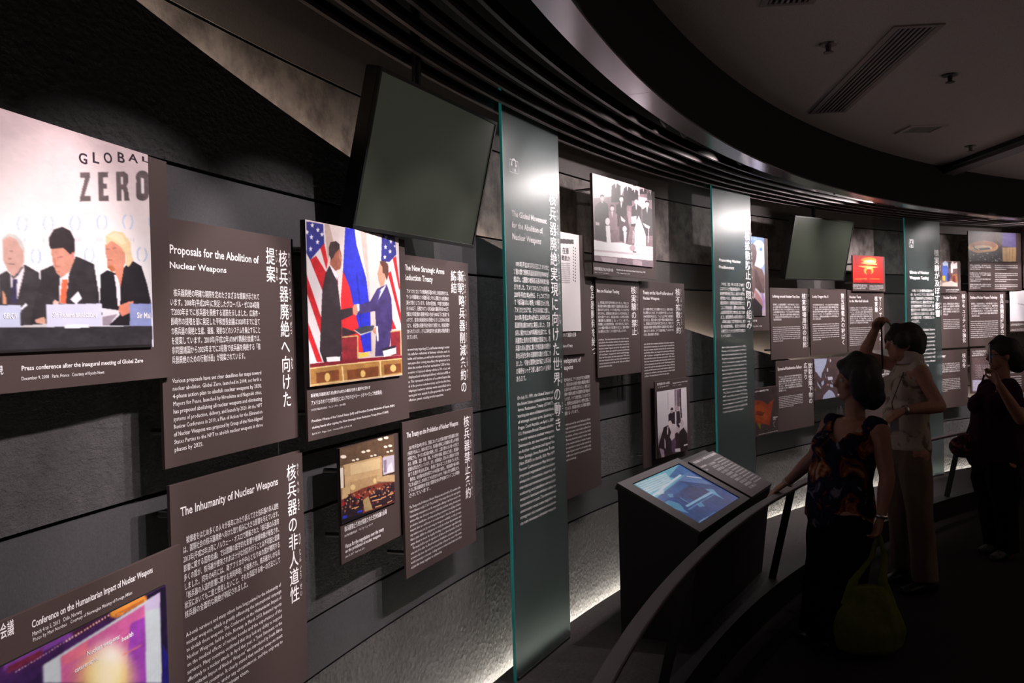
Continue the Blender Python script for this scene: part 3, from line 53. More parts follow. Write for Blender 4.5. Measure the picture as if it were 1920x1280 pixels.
["testban","brown text board headed Ban on Nuclear Testing with a black shadow beneath","board",[.5195,.5694,-.2898,.2832,.088],.008,[["H","Ban on Nuclear Testing",[.0127,.0602,.3209,.0806],"w",1],["B",["し、核兵器に反対する声が世界に広がりました。条約により","核兵器の保有や開発を制限する国際的な取り組みが","進められていますが、すべての国が参加しているわけでは","ありません。国際社会は核兵器のない世界を目指して","協力を続けています。核兵器の材料となる物質の管理も","重要な課題となっています。","核実験による放射性物質は、大気や海を通じて広がり、","人々の健康や環境に大きな影響を与えました。被害の実態は","長い間明らかにされず、多くの住民が今も苦しんでいます。"],[.0206,.1322,.4558,.3147],.9,1,"w"],["B",["problems. The treaty limits the number of nuclear states","and calls for the complete abolition of nuclear weapons.","International cooperation to control nuclear materials has","become a matter of great concern for all countries today","and further efforts are required to prevent proliferation","of nuclear weapons and technology.","Since the first nuclear test was conducted in 1945, more","than two thousand nuclear tests have been carried out in","various locations around the world. Radioactive fallout","spread through the atmosphere and the ocean, affecting"],[.0215,.3485,.4467,.5141],.4,0,"w"],["V","核実験の禁止",[.5338,.0332,.0742,.3421],["かく","じっ","けん","","きん","し"],"w"]]],
["bwphoto","board with black and white photo of suited men behind a long white table","board",[.5108,.5844,.2993,.8662,.125],.008,[["P",[0,0,.8505,.4917],[150,120,126],[["vg",[[0,[196,170,176]],[.5,[120,92,98]],[1,[120,92,98]]]],["p",[128,100,108],[[.016,.255],[1.028,-.048],[1.001,.717],[-.001,.79]]],["p",[236,222,226],[[.017,.017],[.557,-.012],[.452,.171],[.015,.284]]],["r",[255,252,252],[.084,.088,.444,-.095,-.009,.29]],["p",[214,190,198],[[.556,.008],[.777,-.007],[.773,.11],[.567,.108]]],["p",[206,182,190],[[.742,.126],[.927,.113],[.922,.264],[.737,.274]]],["p",[36,20,26],[[.295,.087],[.345,.049],[.388,.039],[.443,.056],[.442,.254],[.283,.283]]],["p",[240,230,234],[[.353,.047],[.38,.041],[.364,.112]]],["e",[232,210,212],[.368,.008,.029,-.006,-.001,.032]],["p",[40,24,30],[[.338,.01],[.341,-.018],[.369,-.032],[.396,-.03],[.398,-.003],[.385,-.014],[.352,-.007]]],["p",[36,20,26],[[.494,.08],[.541,.044],[.583,.036],[.635,.051],[.633,.261],[.482,.287]]],["p",[240,230,234],[[.549,.043],[.575,.037],[.56,.103]]],["e",[232,210,212],[.563,.007,.027,-.006,-.001,.03]],["p",[40,24,30],[[.535,.009],[.538,-.017],[.564,-.03],[.59,-.029],[.592,-.003],[.579,-.013],[.548,-.007]]],["p",[36,20,26],[[.627,.084],[.668,.054],[.703,.047],[.748,.06],[.748,.178],[.619,.201]]],["p",[240,230,234],[[.674,.053],[.697,.049],[.684,.104]]],["e",[232,210,212],[.686,.022,.023,-.005,-.001,.025]],["p",[40,24,30],[[.662,.024],[.665,.002],[.687,-.009],[.71,-.007],[.711,.014],[.7,.006],[.673,.011]]],["p",[36,20,26],[[.785,.042],[.827,.012],[.864,.004],[.91,.017],[.913,.062],[.778,.088]]],["p",[240,230,234],[[.834,.01],[.857,.006],[.843,.063]]],["e",[232,210,212],[.846,-.021,.024,-.005,-.001,.026]],["p",[40,24,30],[[.821,-.019],[.824,-.042],[.847,-.053],[.871,-.051],[.872,-.029],[.861,-.038],[.833,-.032]]],["p",[36,20,26],[[.919,.055],[.96,.026],[.996,.019],[1.04,.031],[1.042,.113],[.912,.137]]],["p",[240,230,234],[[.967,.025],[.989,.02],[.976,.074]]],["e",[232,210,212],[.979,-.005,.023,-.005,-.001,.024]],["p",[40,24,30],[[.954,-.003],[.957,-.025],[.98,-.035],[1.002,-.034],[1.004,-.013],[.993,-.021],[.966,-.016]]],["p",[36,20,26],[[.365,.301],[.423,.259],[.475,.249],[.539,.271],[.537,.533],[.35,.56]]],["p",[240,230,234],[[.433,.257],[.465,.251],[.446,.334]]],["e",[232,210,212],[.45,.212,.034,-.006,-.001,.037]],["p",[40,24,30],[[.415,.214],[.419,.181],[.452,.165],[.484,.169],[.486,.201],[.47,.187],[.432,.195]]],["p",[150,120,128],[[.217,.432],[.271,.393],[.318,.385],[.377,.406],[.377,.596],[.205,.619]]],["p",[240,230,234],[[.28,.392],[.309,.387],[.292,.463]]],["e",[232,210,212],[.296,.35,.031,-.005,-.001,.035]],["p",[40,24,30],[[.263,.351],[.267,.32],[.297,.306],[.327,.309],[.328,.34],[.314,.327],[.279,.333]]],["p",[36,20,26],[[.623,.284],[.682,.241],[.735,.232],[.801,.253],[.799,.496],[.608,.523]]],["p",[240,230,234],[[.692,.24],[.725,.234],[.706,.315]]],["e",[232,210,212],[.71,.195,.034,-.006,-.001,.037]],["p",[40,24,30],[[.674,.197],[.679,.164],[.712,.149],[.744,.152],[.747,.184],[.731,.171],[.691,.178]]],["p",[36,20,26],[[.817,.282],[.88,.239],[.935,.229],[1.004,.25],[.999,.587],[.799,.612]]],["p",[240,230,234],[[.89,.237],[.925,.231],[.904,.314]]],["e",[232,210,212],[.909,.191,.036,-.006,-.001,.038]],["p",[40,24,30],[[.871,.193],[.876,.159],[.91,.144],[.945,.147],[.947,.179],[.93,.166],[.889,.173]]],["p",[36,20,26],[[.066,.341],[.118,.303],[.163,.294],[.22,.314],[.214,.657],[.05,.679]]],["p",[240,230,234],[[.126,.301],[.155,.296],[.138,.371]]],["e",[232,210,212],[.142,.26,.03,-.006,-.001,.034]],["p",[40,24,30],[[.111,.261],[.114,.231],[.143,.217],[.171,.22],[.173,.25],[.159,.237],[.125,.244]]],["p",[50,30,36],[[.024,.377],[.127,.311],[.23,.332],[.239,.467],[.19,.758],[.012,.75]]],["p",[70,48,56],[[.401,.442],[.543,.399],[.58,.558],[.531,.728],[.405,.723]]],["p",[160,130,138],[[.545,.338],[.617,.346],[.626,.489],[.568,.498]]],["p",[206,182,190],[[.031,.548],[.094,.553],[.086,.587],[.03,.586]]],["e",[250,244,246],[.217,.52,.037,-.006,-.001,.044]],["p",[250,244,246],[[.183,.574],[.251,.564],[.262,.759],[.196,.767]]],["e",[240,230,232],[.494,.57,.037,-.005,-.001,.037]],["p",[236,224,228],[[.472,.608],[.533,.6],[.51,.741],[.481,.744]]],["p",[252,248,250],[[.749,.366],[.792,.444],[.864,.583],[.866,.732],[.661,.744],[.668,.546],[.709,.436]]],["p",[226,206,212],[[.675,.566],[.727,.558],[.721,.737],[.677,.732]]],["p",[250,244,246],[[.615,.403],[.704,.379],[.708,.467],[.619,.491]]],["p",[240,226,230],[[.43,.417],[.512,.465],[.497,.488],[.441,.476]]],["p",[236,222,226],[[.815,.446],[.954,.474],[.937,.509],[.867,.497]]],["l",[225,205,210],[[.645,.57],[.633,.727]],.0119],["l",[225,205,210],[[.929,.51],[.91,.695]],.0128],["p",[253,250,252],[[-.001,.761],[.189,.768],[.433,.74],[.574,.754],[.781,.741],[1.001,.733],[.994,.912],[0,.937]]],["e",[190,160,168],[.623,.79,.05,-.005,-.001,.039]],["p",[70,50,58],[[.629,.825],[.688,.824],[.688,.84],[.629,.841]]],["p",[216,196,204],[[-.002,.871],[.997,.836],[.996,.858],[-.002,.89]]],["p",[128,106,116],[[0,.94],[.994,.921],[.991,.991],[-.002,1.014]]],["p",[190,170,178],[[.094,.941],[.357,.936],[.355,1.003],[.13,1.007]]],["p",[180,158,166],[[.626,.932],[.79,.93],[.788,.994],[.623,.997]]],["b",1]],[220,300],.008],["H","包括的核実験禁止条約(CTBT)交渉の会議",[.0126,.5258,.2624,.5422],"w",1],["H","1996年　アメリカ・ニューヨーク",[.0118,.5529,.1983,.5575],"w",0],["H","Negotiations for the Comprehensive Nuclear Test Ban Treaty (CTBT)",[.3062,.5222,.7384,.5318],"w",1],["H","1996   New York, USA",[.3052,.5427,.5,.5497],"w",0]]],
["npt","tall brown text board headed Treaty on the Non-Proliferation of Nuclear Weapons","board",[.5721,.6274,-.9093,.2889,.074],.008,[["H","Treaty on the Non-Proliferation of",[.0475,.0595,.5076,.0826],"w",1],["H","Nuclear Weapons",[.0455,.0968,.2876,.1174],"w",1],["B",["人々の健康や環境に大きな影響を与えました。被害の実態は","長い間明らかにされず、多くの住民が今も苦しんでいます。","1954年(昭和29年)3月1日、アメリカは太平洋で水爆実験を","行いました。周辺の島々の住民や漁船の乗組員が被ばく","し、核兵器に反対する声が世界に広がりました。条約により","核兵器の保有や開発を制限する国際的な取り組みが","進められていますが、すべての国が参加しているわけでは","ありません。国際社会は核兵器のない世界を目指して"],[.0462,.1716,.5034,.351],.5,1,"w"],["B",["and calls for the complete abolition of nuclear weapons.","International cooperation to control nuclear materials has","become a matter of great concern for all countries today","and further efforts are required to prevent proliferation","of nuclear weapons and technology.","Since the first nuclear test was conducted in 1945, more","than two thousand nuclear tests have been carried out in","various locations around the world. Radioactive fallout","spread through the atmosphere and the ocean, affecting","people and the environment. Local residents suffered from","exposure to radiation, and many continue to have health","problems. The treaty limits the number of nuclear states"],[.0434,.3973,.5069,.6147],.8,0,"w"],["V","核不拡散条約",[.5842,.0359,.0754,.3501],["かく","ふ","かく","さん","じょう","やく"],"w"]]],
["signing","tall narrow brown board with black and white photo of suited men signing papers","board",[.5824,.6257,-.86,-.359,.106],.008,[["P",[.0159,.0683,.4834,.501],[226,216,224],[["vg",[[0,[236,228,234]],[.6,[226,216,224]],[1,[60,40,50]]]],["p",[150,130,142],[[.58,.004],[.648,.009],[.635,.355],[.576,.349]]],["l",[60,36,50],[[.785,.007],[.777,.268],[.802,.471]],.0443],["p",[120,96,110],[[.661,.01],[.771,.012],[.742,.29],[.661,.283]]],["p",[205,194,204],[[.34,.035],[.379,.036],[.365,.305],[.339,.302]]],["p",[48,30,44],[[.361,.377],[.442,.349],[.576,.349],[.579,.547],[.355,.499]]],["e",[206,180,186],[.475,.327,.045,.004,-.002,.041]],["p",[40,24,32],[[.431,.311],[.459,.277],[.512,.282],[.529,.32]]],["p",[58,38,52],[[.63,.354],[.739,.352],[.784,.544],[.619,.551]]],["e",[190,165,176],[.606,.29,.041,.004,-.002,.037]],["e",[190,165,176],[.686,.31,.041,.004,-.002,.037]],["p",[44,26,34],[[.004,.83],[.196,.554],[.353,.535],[.451,.68],[.459,1.049],[-.034,1.075]]],["e",[236,220,222],[.406,.528,.063,.007,-.003,.058]],["p",[226,206,212],[[.305,.554],[.347,.558],[.333,.678],[.299,.674]]],["p",[220,200,208],[[.383,.721],[.454,.631],[.548,.618],[.555,.742],[.446,.79]]],["e",[225,208,214],[.504,.588,.059,.006,-.003,.055]],["p",[86,64,90],[[.446,.79],[.555,.754],[.556,.988],[.437,.948]]],["e",[208,186,194],[.676,.619,.066,.007,-.003,.062]],["p",[40,24,32],[[.619,.564],[.674,.539],[.74,.589],[.711,.623]]],["p",[52,32,44],[[.571,.694],[.64,.677],[.746,.739],[.761,.991],[.572,.941]]],["e",[210,190,196],[.811,.559,.061,.007,-.003,.06]],["p",[38,22,30],[[.708,.685],[.863,.628],[.998,.744],[.989,1.186],[.726,1.136]]],["p",[226,214,220],[[.546,.925],[.736,.938],[.733,.993],[.557,.976]]],["p",[226,214,220],[[.849,.902],[.996,.902],[.994,.927],[.862,.923]]],["p",[226,214,220],[[.542,.999],[.718,1.016],[.717,1.041],[.546,1.024]]],["p",[180,150,170],[[.041,.847],[.179,.889],[.222,1.064],[.143,1.089]]],["p",[206,186,196],[[.201,.711],[.25,.765],[.243,.898],[.206,.856]]],["p",[30,18,26],[[-.055,1],[.98,1.096],[.962,1.422],[-.068,1.259]]],["b",1]],[120,300],.004],["H","核不拡散条約への調印",[.033,.014,.2242,.0287],"w",1],["H","1968年",[.0321,.0382,.2109,.044],"w",0],["H","Signing ceremony of the Treaty",[.27,.0235,.5145,.0309],"w",1],["H","July 1, 1968",[.269,.0432,.4071,.0475],"w",0]]],
["portrait","brown board with photo of a person in brown suit against blue cloudy sky","board",[.6767,.7387,-.0592,.6873,.088],.008,[["P",[.0339,0,.6956,.628],[120,150,205],[["vg",[[0,[60,100,170]],[.3,[120,150,205]],[.6,[225,228,240]],[1,[200,180,190]]]],["p",[70,110,185],[[-.034,.051],[.815,-.003],[.743,.097],[.368,.241],[-.045,.29]]],["e",[236,238,250],[.849,.218,.207,-.01,-.009,.181]],["e",[70,115,195],[.909,.151,.046,-.002,-.001,.026]],["e",[90,130,200],[.768,.032,.054,-.003,-.001,.021]],["p",[76,50,54],[[.544,.129],[.677,.085],[.765,.106],[.799,.189],[.783,.274],[.73,.36],[.532,.389]]],["p",[112,84,82],[[.357,.467],[.575,.387],[.719,.361],[.931,.406],[1,.489],[.99,.704],[.916,.716],[.739,.644],[.64,.856],[.331,1.011]]],["p",[86,60,62],[[.717,.403],[.794,.432],[.92,.641],[.882,.716],[.739,.634]]],["p",[190,140,140],[[.716,.666],[.76,.681],[.912,.791],[.953,.887],[.907,.897],[.711,.771]]],["p",[190,150,220],[[.883,.7],[.939,.71],[.992,.801],[.963,.919],[.905,.945],[.896,.897],[.942,.887]]],["p",[36,24,30],[[.335,.939],[.711,.771],[.908,.876],[.902,1.009],[.332,1.006]]],["b",2]],[140,240],.006],["H","広島を訪れた科学者",[.2793,.6594,.5518,.6753],"w",1],["H","Scientist visiting the city",[.2775,.7028,.6409,.7137],"w",0]]],
["suffering","brown text board headed Suffering around Nuclear Test Sites","board",[.7402,.7933,-.3035,.2884,.088],.008,[["H","Suffering around Nuclear Test Sites",[.0383,.0578,.5149,.0802],"w",1],["B",["核実験による放射性物質は、大気や海を通じて広がり、","人々の健康や環境に大きな影響を与えました。被害の実態は","長い間明らかにされず、多くの住民が今も苦しんでいます。","1954年(昭和29年)3月1日、アメリカは太平洋で水爆実験を","行いました。周辺の島々の住民や漁船の乗組員が被ばく","し、核兵器に反対する声が世界に広がりました。条約により","核兵器の保有や開発を制限する国際的な取り組みが"],[.0463,.1311,.5123,.2701],.3,1,"w"],["B",["than two thousand nuclear tests have been carried out in","various locations around the world. Radioactive fallout","spread through the atmosphere and the ocean, affecting","people and the environment. Local residents suffered from","exposure to radiation, and many continue to have health","problems. The treaty limits the number of nuclear states","and calls for the complete abolition of nuclear weapons.","International cooperation to control nuclear materials has"],[.0381,.319,.513,.4428],.35,0,"w"],["V","核実験場周辺の住民",[.5927,.0412,.0694,.511],["かく","じっ","けん","じょう","しゅう","へん","","じゅう","みん"],"w"]]],
["fishingboat","brown text board with vertical title about an exposed fishing boat","board",[.7963,.8488,-.294,.2915,.088],.008,[["H","Lucky Dragon No. 5",[.0429,.0568,.324,.0795],"w",1],["B",["1954年(昭和29年)3月1日、アメリカは太平洋で水爆実験を","行いました。周辺の島々の住民や漁船の乗組員が被ばく","し、核兵器に反対する声が世界に広がりました。条約により","核兵器の保有や開発を制限する国際的な取り組みが","進められていますが、すべての国が参加しているわけでは","ありません。国際社会は核兵器のない世界を目指して","協力を続けています。核兵器の材料となる物質の管理も"],[.0454,.135,.5114,.2739],.3,1,"w"],["B",["spread through the atmosphere and the ocean, affecting","people and the environment. Local residents suffered from","exposure to radiation, and many continue to have health","problems. The treaty limits the number of nuclear states","and calls for the complete abolition of nuclear weapons.","International cooperation to control nuclear materials has","become a matter of great concern for all countries today","and further efforts are required to prevent proliferation"],[.038,.3064,.5087,.4536],.3,0,"w"],["V","第五福竜丸の被ばく",[.5848,.0386,.0651,.5147],None,"w"]]],
["marshall","brown text board headed Nuclear Tests in the Marshall Islands under the red photo","board",[.8502,.9026,-.2858,.2837,.088],.008,[["H","Nuclear Tests",[.0345,.0497,.2363,.0725],"w",1],["H","in the Marshall Islands",[.033,.0867,.3695,.1103],"w",1],["B",["長い間明らかにされず、多くの住民が今も苦しんでいます。","1954年(昭和29年)3月1日、アメリカは太平洋で水爆実験を","行いました。周辺の島々の住民や漁船の乗組員が被ばく","し、核兵器に反対する声が世界に広がりました。条約により","核兵器の保有や開発を制限する国際的な取り組みが","進められていますが、すべての国が参加しているわけでは","ありません。国際社会は核兵器のない世界を目指して","協力を続けています。核兵器の材料となる物質の管理も"],[.0327,.1567,.4457,.311],.8,1,"w"],["B",["Since the first nuclear test was conducted in 1945, more","than two thousand nuclear tests have been carried out in","various locations around the world. Radioactive fallout","spread through the atmosphere and the ocean, affecting","people and the environment. Local residents suffered from","exposure to radiation, and many continue to have health","problems. The treaty limits the number of nuclear states","and calls for the complete abolition of nuclear weapons.","International cooperation to control nuclear materials has","become a matter of great concern for all countries today"],[.0249,.3443,.4381,.513],.7,0,"w"],["V","マーシャル諸島での",[.5888,.0528,.0553,.4894],None,"w"],["V","核実験",[.5136,.0531,.0546,.2114],None,"w"]]],
["cloud","small board with glowing red and yellow mushroom cloud photo","board",[.8557,.9027,.2752,.609,.106],.008,[["P",[0,0,.5491,.2558],[205,20,14],[["vg",[[0,[150,14,18]],[.5,[190,12,10]],[.8,[214,20,8]],[1,[170,6,14]]]],["r",[230,50,8],[.513,.391,.53,-.027,-.01,.526]],["e",[240,130,20],[.524,.156,.256,-.015,-.002,.104]],["e",[252,215,120],[.547,.216,.225,-.013,-.001,.069]],["r",[255,245,200],[.548,.196,.212,-.012,-.002,.083]],["p",[248,190,110],[[.235,.276],[.442,.229],[.815,.278],[.789,.314],[.465,.325]]],["e",[250,240,220],[.542,.203,.099,-.006,-.001,.042]],["p",[140,12,10],[[.26,.219],[.345,.221],[.381,.247],[.296,.245]]],["l",[150,18,10],[[.343,.331],[.539,.328],[.789,.342]],.0269],["p",[250,190,100],[[.148,.396],[.489,.358],[.857,.399],[.712,.43],[.512,.461],[.341,.441]]],["e",[246,170,60],[.51,.544,.162,-.007,-.003,.152]],["e",[226,50,10],[.516,.599,.093,-.004,-.002,.125]],["p",[250,220,140],[[.427,.41],[.637,.413],[.586,.485],[.462,.491]]],["l",[250,190,90],[[.376,.509],[.374,.605],[.446,.685]],.027],["l",[250,150,70],[[.636,.469],[.647,.566],[.582,.665]],.0226],["p",[200,10,20],[[.459,.67],[.57,.666],[.554,.84],[.48,.842]]],["p",[250,130,60],[[.032,.857],[.456,.822],[.461,.871],[.056,.883]]],["p",[250,120,40],[[.53,.827],[.881,.829],[.868,.858],[.529,.864]]],["b",1]],[90,90],.004],["B",["核兵器の保有や開発を制限する国際的な取り組みが","進められていますが、すべての国が参加しているわけでは","ありません。国際社会は核兵器のない世界を目指して"],[.0098,.2717,.2561,.3138],.9,1,"w"],["B",["various locations around the world. Radioactive fallout","spread through the atmosphere and the ocean, affecting","people and the environment. Local residents suffered from","exposure to radiation, and many continue to have health"],[.2936,.2735,.5506,.319],.7,0,"w"]]],
["fallout","brown text board headed Spread of Radioactive Fallout","board",[.7459,.7989,-.9055,-.3173,.088],.008,[["H","Spread of Radioactive Fallout",[.0315,.0515,.4519,.0765],"w",1],["B",["行いました。周辺の島々の住民や漁船の乗組員が被ばく","し、核兵器に反対する声が世界に広がりました。条約により","核兵器の保有や開発を制限する国際的な取り組みが","進められていますが、すべての国が参加しているわけでは","ありません。国際社会は核兵器のない世界を目指して","協力を続けています。核兵器の材料となる物質の管理も","重要な課題となっています。"],[.0468,.1273,.456,.2544],.3,1,"w"],["B",["spread through the atmosphere and the ocean, affecting","people and the environment. Local residents suffered from","exposure to radiation, and many continue to have health","problems. The treaty limits the number of nuclear states","and calls for the complete abolition of nuclear weapons.","International cooperation to control nuclear materials has","become a matter of great concern for all countries today"],[.044,.2943,.456,.3889],.6,0,"w"],["V","放射性降下物の",[.6053,.0381,.0647,.3967],["ほう","しゃ","せい","こう","か","ぶつ",""],"w"],["V","広がり",[.5236,.0347,.0638,.1825],None,"w"]]],
["usmap","small brown board with a bright orange map print beside the second glass panel","board",[.7046,.7458,-.8959,-.5138,.106],.008,[["P",[.0265,.0058,.5026,.3617],[58,42,42],[["vg",[[0,[58,42,42]],[1,[58,44,44]]]],["p",[140,50,14],[[-.028,.257],[.197,.248],[.452,.29],[.606,.386],[.714,.332],[.863,.282],[.79,.437],[.728,.657],[.68,.877],[.486,.804],[.356,.788],[.326,.911],[.204,.753],[-.044,.691]]],["p",[152,66,18],[[.067,.36],[.372,.361],[.576,.479],[.62,.725],[.256,.728],[.01,.573]]],["p",[105,36,10],[[.24,.474],[.521,.553],[.414,.62],[.161,.559]]],["p",[110,95,26],[[.204,.753],[.356,.788],[.331,.912]]],["p",[100,36,12],[[.222,.266],[.374,.298],[.27,.35]]],["p",[205,190,194],[[.813,.691],[.984,.695],[.983,.716],[.812,.712]]],["p",[150,136,140],[[.812,.724],[.914,.728],[.918,.769],[.81,.764]]],["l",[190,176,180],[[.884,.806],[.83,.815],[.832,.905],[.886,.92]],.0136],["b",1]],[120,190],0],["H","アメリカでの放射性降下物",[.0399,.0198,.3393,.0328],"w",1],["H","Estimated exposure by nuclear tests in the United States",[.1593,.3648,.496,.3709],"w",0]]],
["worldmap","dark backed world map board with pale blue continents partly behind the head in front","board",[.7998,.855,-.7679,-.3251,.088],.008,[["P",[0,0,.6928,.3636],[84,64,66],[["vg",[[0,[86,66,68]],[1,[80,62,64]]]],["p",[176,184,214],[[.012,-.002],[.332,.014],[.311,.134],[.235,.301],[.198,.367],[.177,.486],[.142,.448],[.074,.338],[.031,.299]]],["p",[176,184,214],[[.23,.907],[.313,.831],[.369,.785],[.441,.82],[.495,.889],[.539,.991],[.201,.999]]],["p",[176,184,214],[[.07,.526],[.104,.599],[.172,.727],[.154,.734],[.085,.631]]],["p",[176,184,214],[[.175,.589],[.239,.527],[.245,.632],[.191,.677]]],["p",[210,205,225],[[.339,.468],[.467,.472],[.475,.552],[.356,.553]]],["p",[176,184,214],[[.39,.648],[.472,.675],[.47,.745],[.407,.72]]],["e",[215,205,220],[.343,.294,.016,.002,-.001,.052]],["e",[215,205,220],[.421,.074,.016,.001,-.001,.042]],["e",[140,130,90],[.021,.743,.014,.002,-.001,.031]],["e",[180,120,130],[.344,.66,.025,.003,-.001,.028]],["l",[176,184,214],[[.269,.374],[.303,.499]],.0109],["l",[176,184,214],[[.438,.566],[.464,.639]],.0148],["p",[225,218,226],[[.587,.921],[.766,.932],[.765,.967],[.596,.958]]],["b",1]],[150,180],0],["P",[0,.3614,.6928,.4427],[14,10,12],[],[4,4],0],["B",["長い間明らかにされず、多くの住民が今も苦しんでいます。","1954年(昭和29年)3月1日、アメリカは太平洋で水爆実験を","行いました。周辺の島々の住民や漁船の乗組員が被ばく","し、核兵器に反対する声が世界に広がりました。条約により"],[.0295,.0176,.2185,.0677],.9,1,"w"],["B",["various locations around the world. Radioactive fallout","spread through the atmosphere and the ocean, affecting","people and the environment. Local residents suffered from","exposure to radiation, and many continue to have health"],[.0294,.0788,.2064,.1145],.9,0,"w"]]],
["midlower","brown text board glimpsed in the gap between the two women","board",[.858,.912,-.9664,-.3432,.088],.008,[["B",["進められていますが、すべての国が参加しているわけでは","ありません。国際社会は核兵器のない世界を目指して","協力を続けています。核兵器の材料となる物質の管理も","重要な課題となっています。","核実験による放射性物質は、大気や海を通じて広がり、"],[.4064,.1445,.6377,.2692],.5,1,"w"]]],
["suits","small board with photo of workers in blue protective suits","board",[.9686,1.0138,.2589,.5961,.088],.008,[["P",[.0278,0,.502,.265],[120,90,90],[["vg",[[0,[120,90,90]],[.6,[90,60,60]],[1,[206,180,166]]]],["p",[176,196,226],[[.434,.097],[.542,-.016],[.647,.091],[.644,.245],[.473,.272]]],["p",[66,98,192],[[.41,.208],[.624,.18],[.652,.377],[.623,.753],[.505,.777],[.425,.559]]],["p",[48,40,90],[[.618,.467],[.724,.531],[.698,.752],[.61,.864]]],["p",[220,190,70],[[.424,.581],[.531,.568],[.537,.777],[.421,.767]]],["p",[236,222,222],[[.742,.154],[.832,-.026],[.862,.106],[1.015,.034],[1.021,.291],[.836,.295],[.811,.485],[.747,.464]]],["p",[150,96,60],[[.778,.53],[.996,.481],[.989,.815],[.782,.862]]],["p",[110,40,40],[[.798,.596],[.918,.571],[.912,.861],[.804,.862]]],["p",[226,200,190],[[.419,.866],[.762,.774],[.988,.882],[.986,.994],[.416,.998]]],["p",[40,28,34],[[.659,.024],[.745,.021],[.729,.287],[.664,.289]]],["b",1]],[90,100],.004],["H","Inspection of nuclear materials",[.2876,.2902,.5305,.3038],"w",1],["H","1992   Courtesy of the agency",[.287,.3123,.5003,.3222],"w",0]]],
["security","brown text board headed Nuclear Security","board",[.9708,1.0246,-.31,.2866,.074],.008,[["H","Nuclear Security",[.2381,.0519,.4777,.0814],"w",1],["B",["ありません。国際社会は核兵器のない世界を目指して","協力を続けています。核兵器の材料となる物質の管理も","重要な課題となっています。","核実験による放射性物質は、大気や海を通じて広がり、","人々の健康や環境に大きな影響を与えました。被害の実態は"],[.2301,.1262,.5278,.254],.3,1,"w"],["B",["International cooperation to control nuclear materials has","become a matter of great concern for all countries today","and further efforts are required to prevent proliferation","of nuclear weapons and technology.","Since the first nuclear test was conducted in 1945, more","than two thousand nuclear tests have been carried out in"],[.2295,.2922,.5222,.3952],1,0,"w"],["V","核セキュリティの強化",[.6032,.0329,.0641,.5501],None,"w"]]],
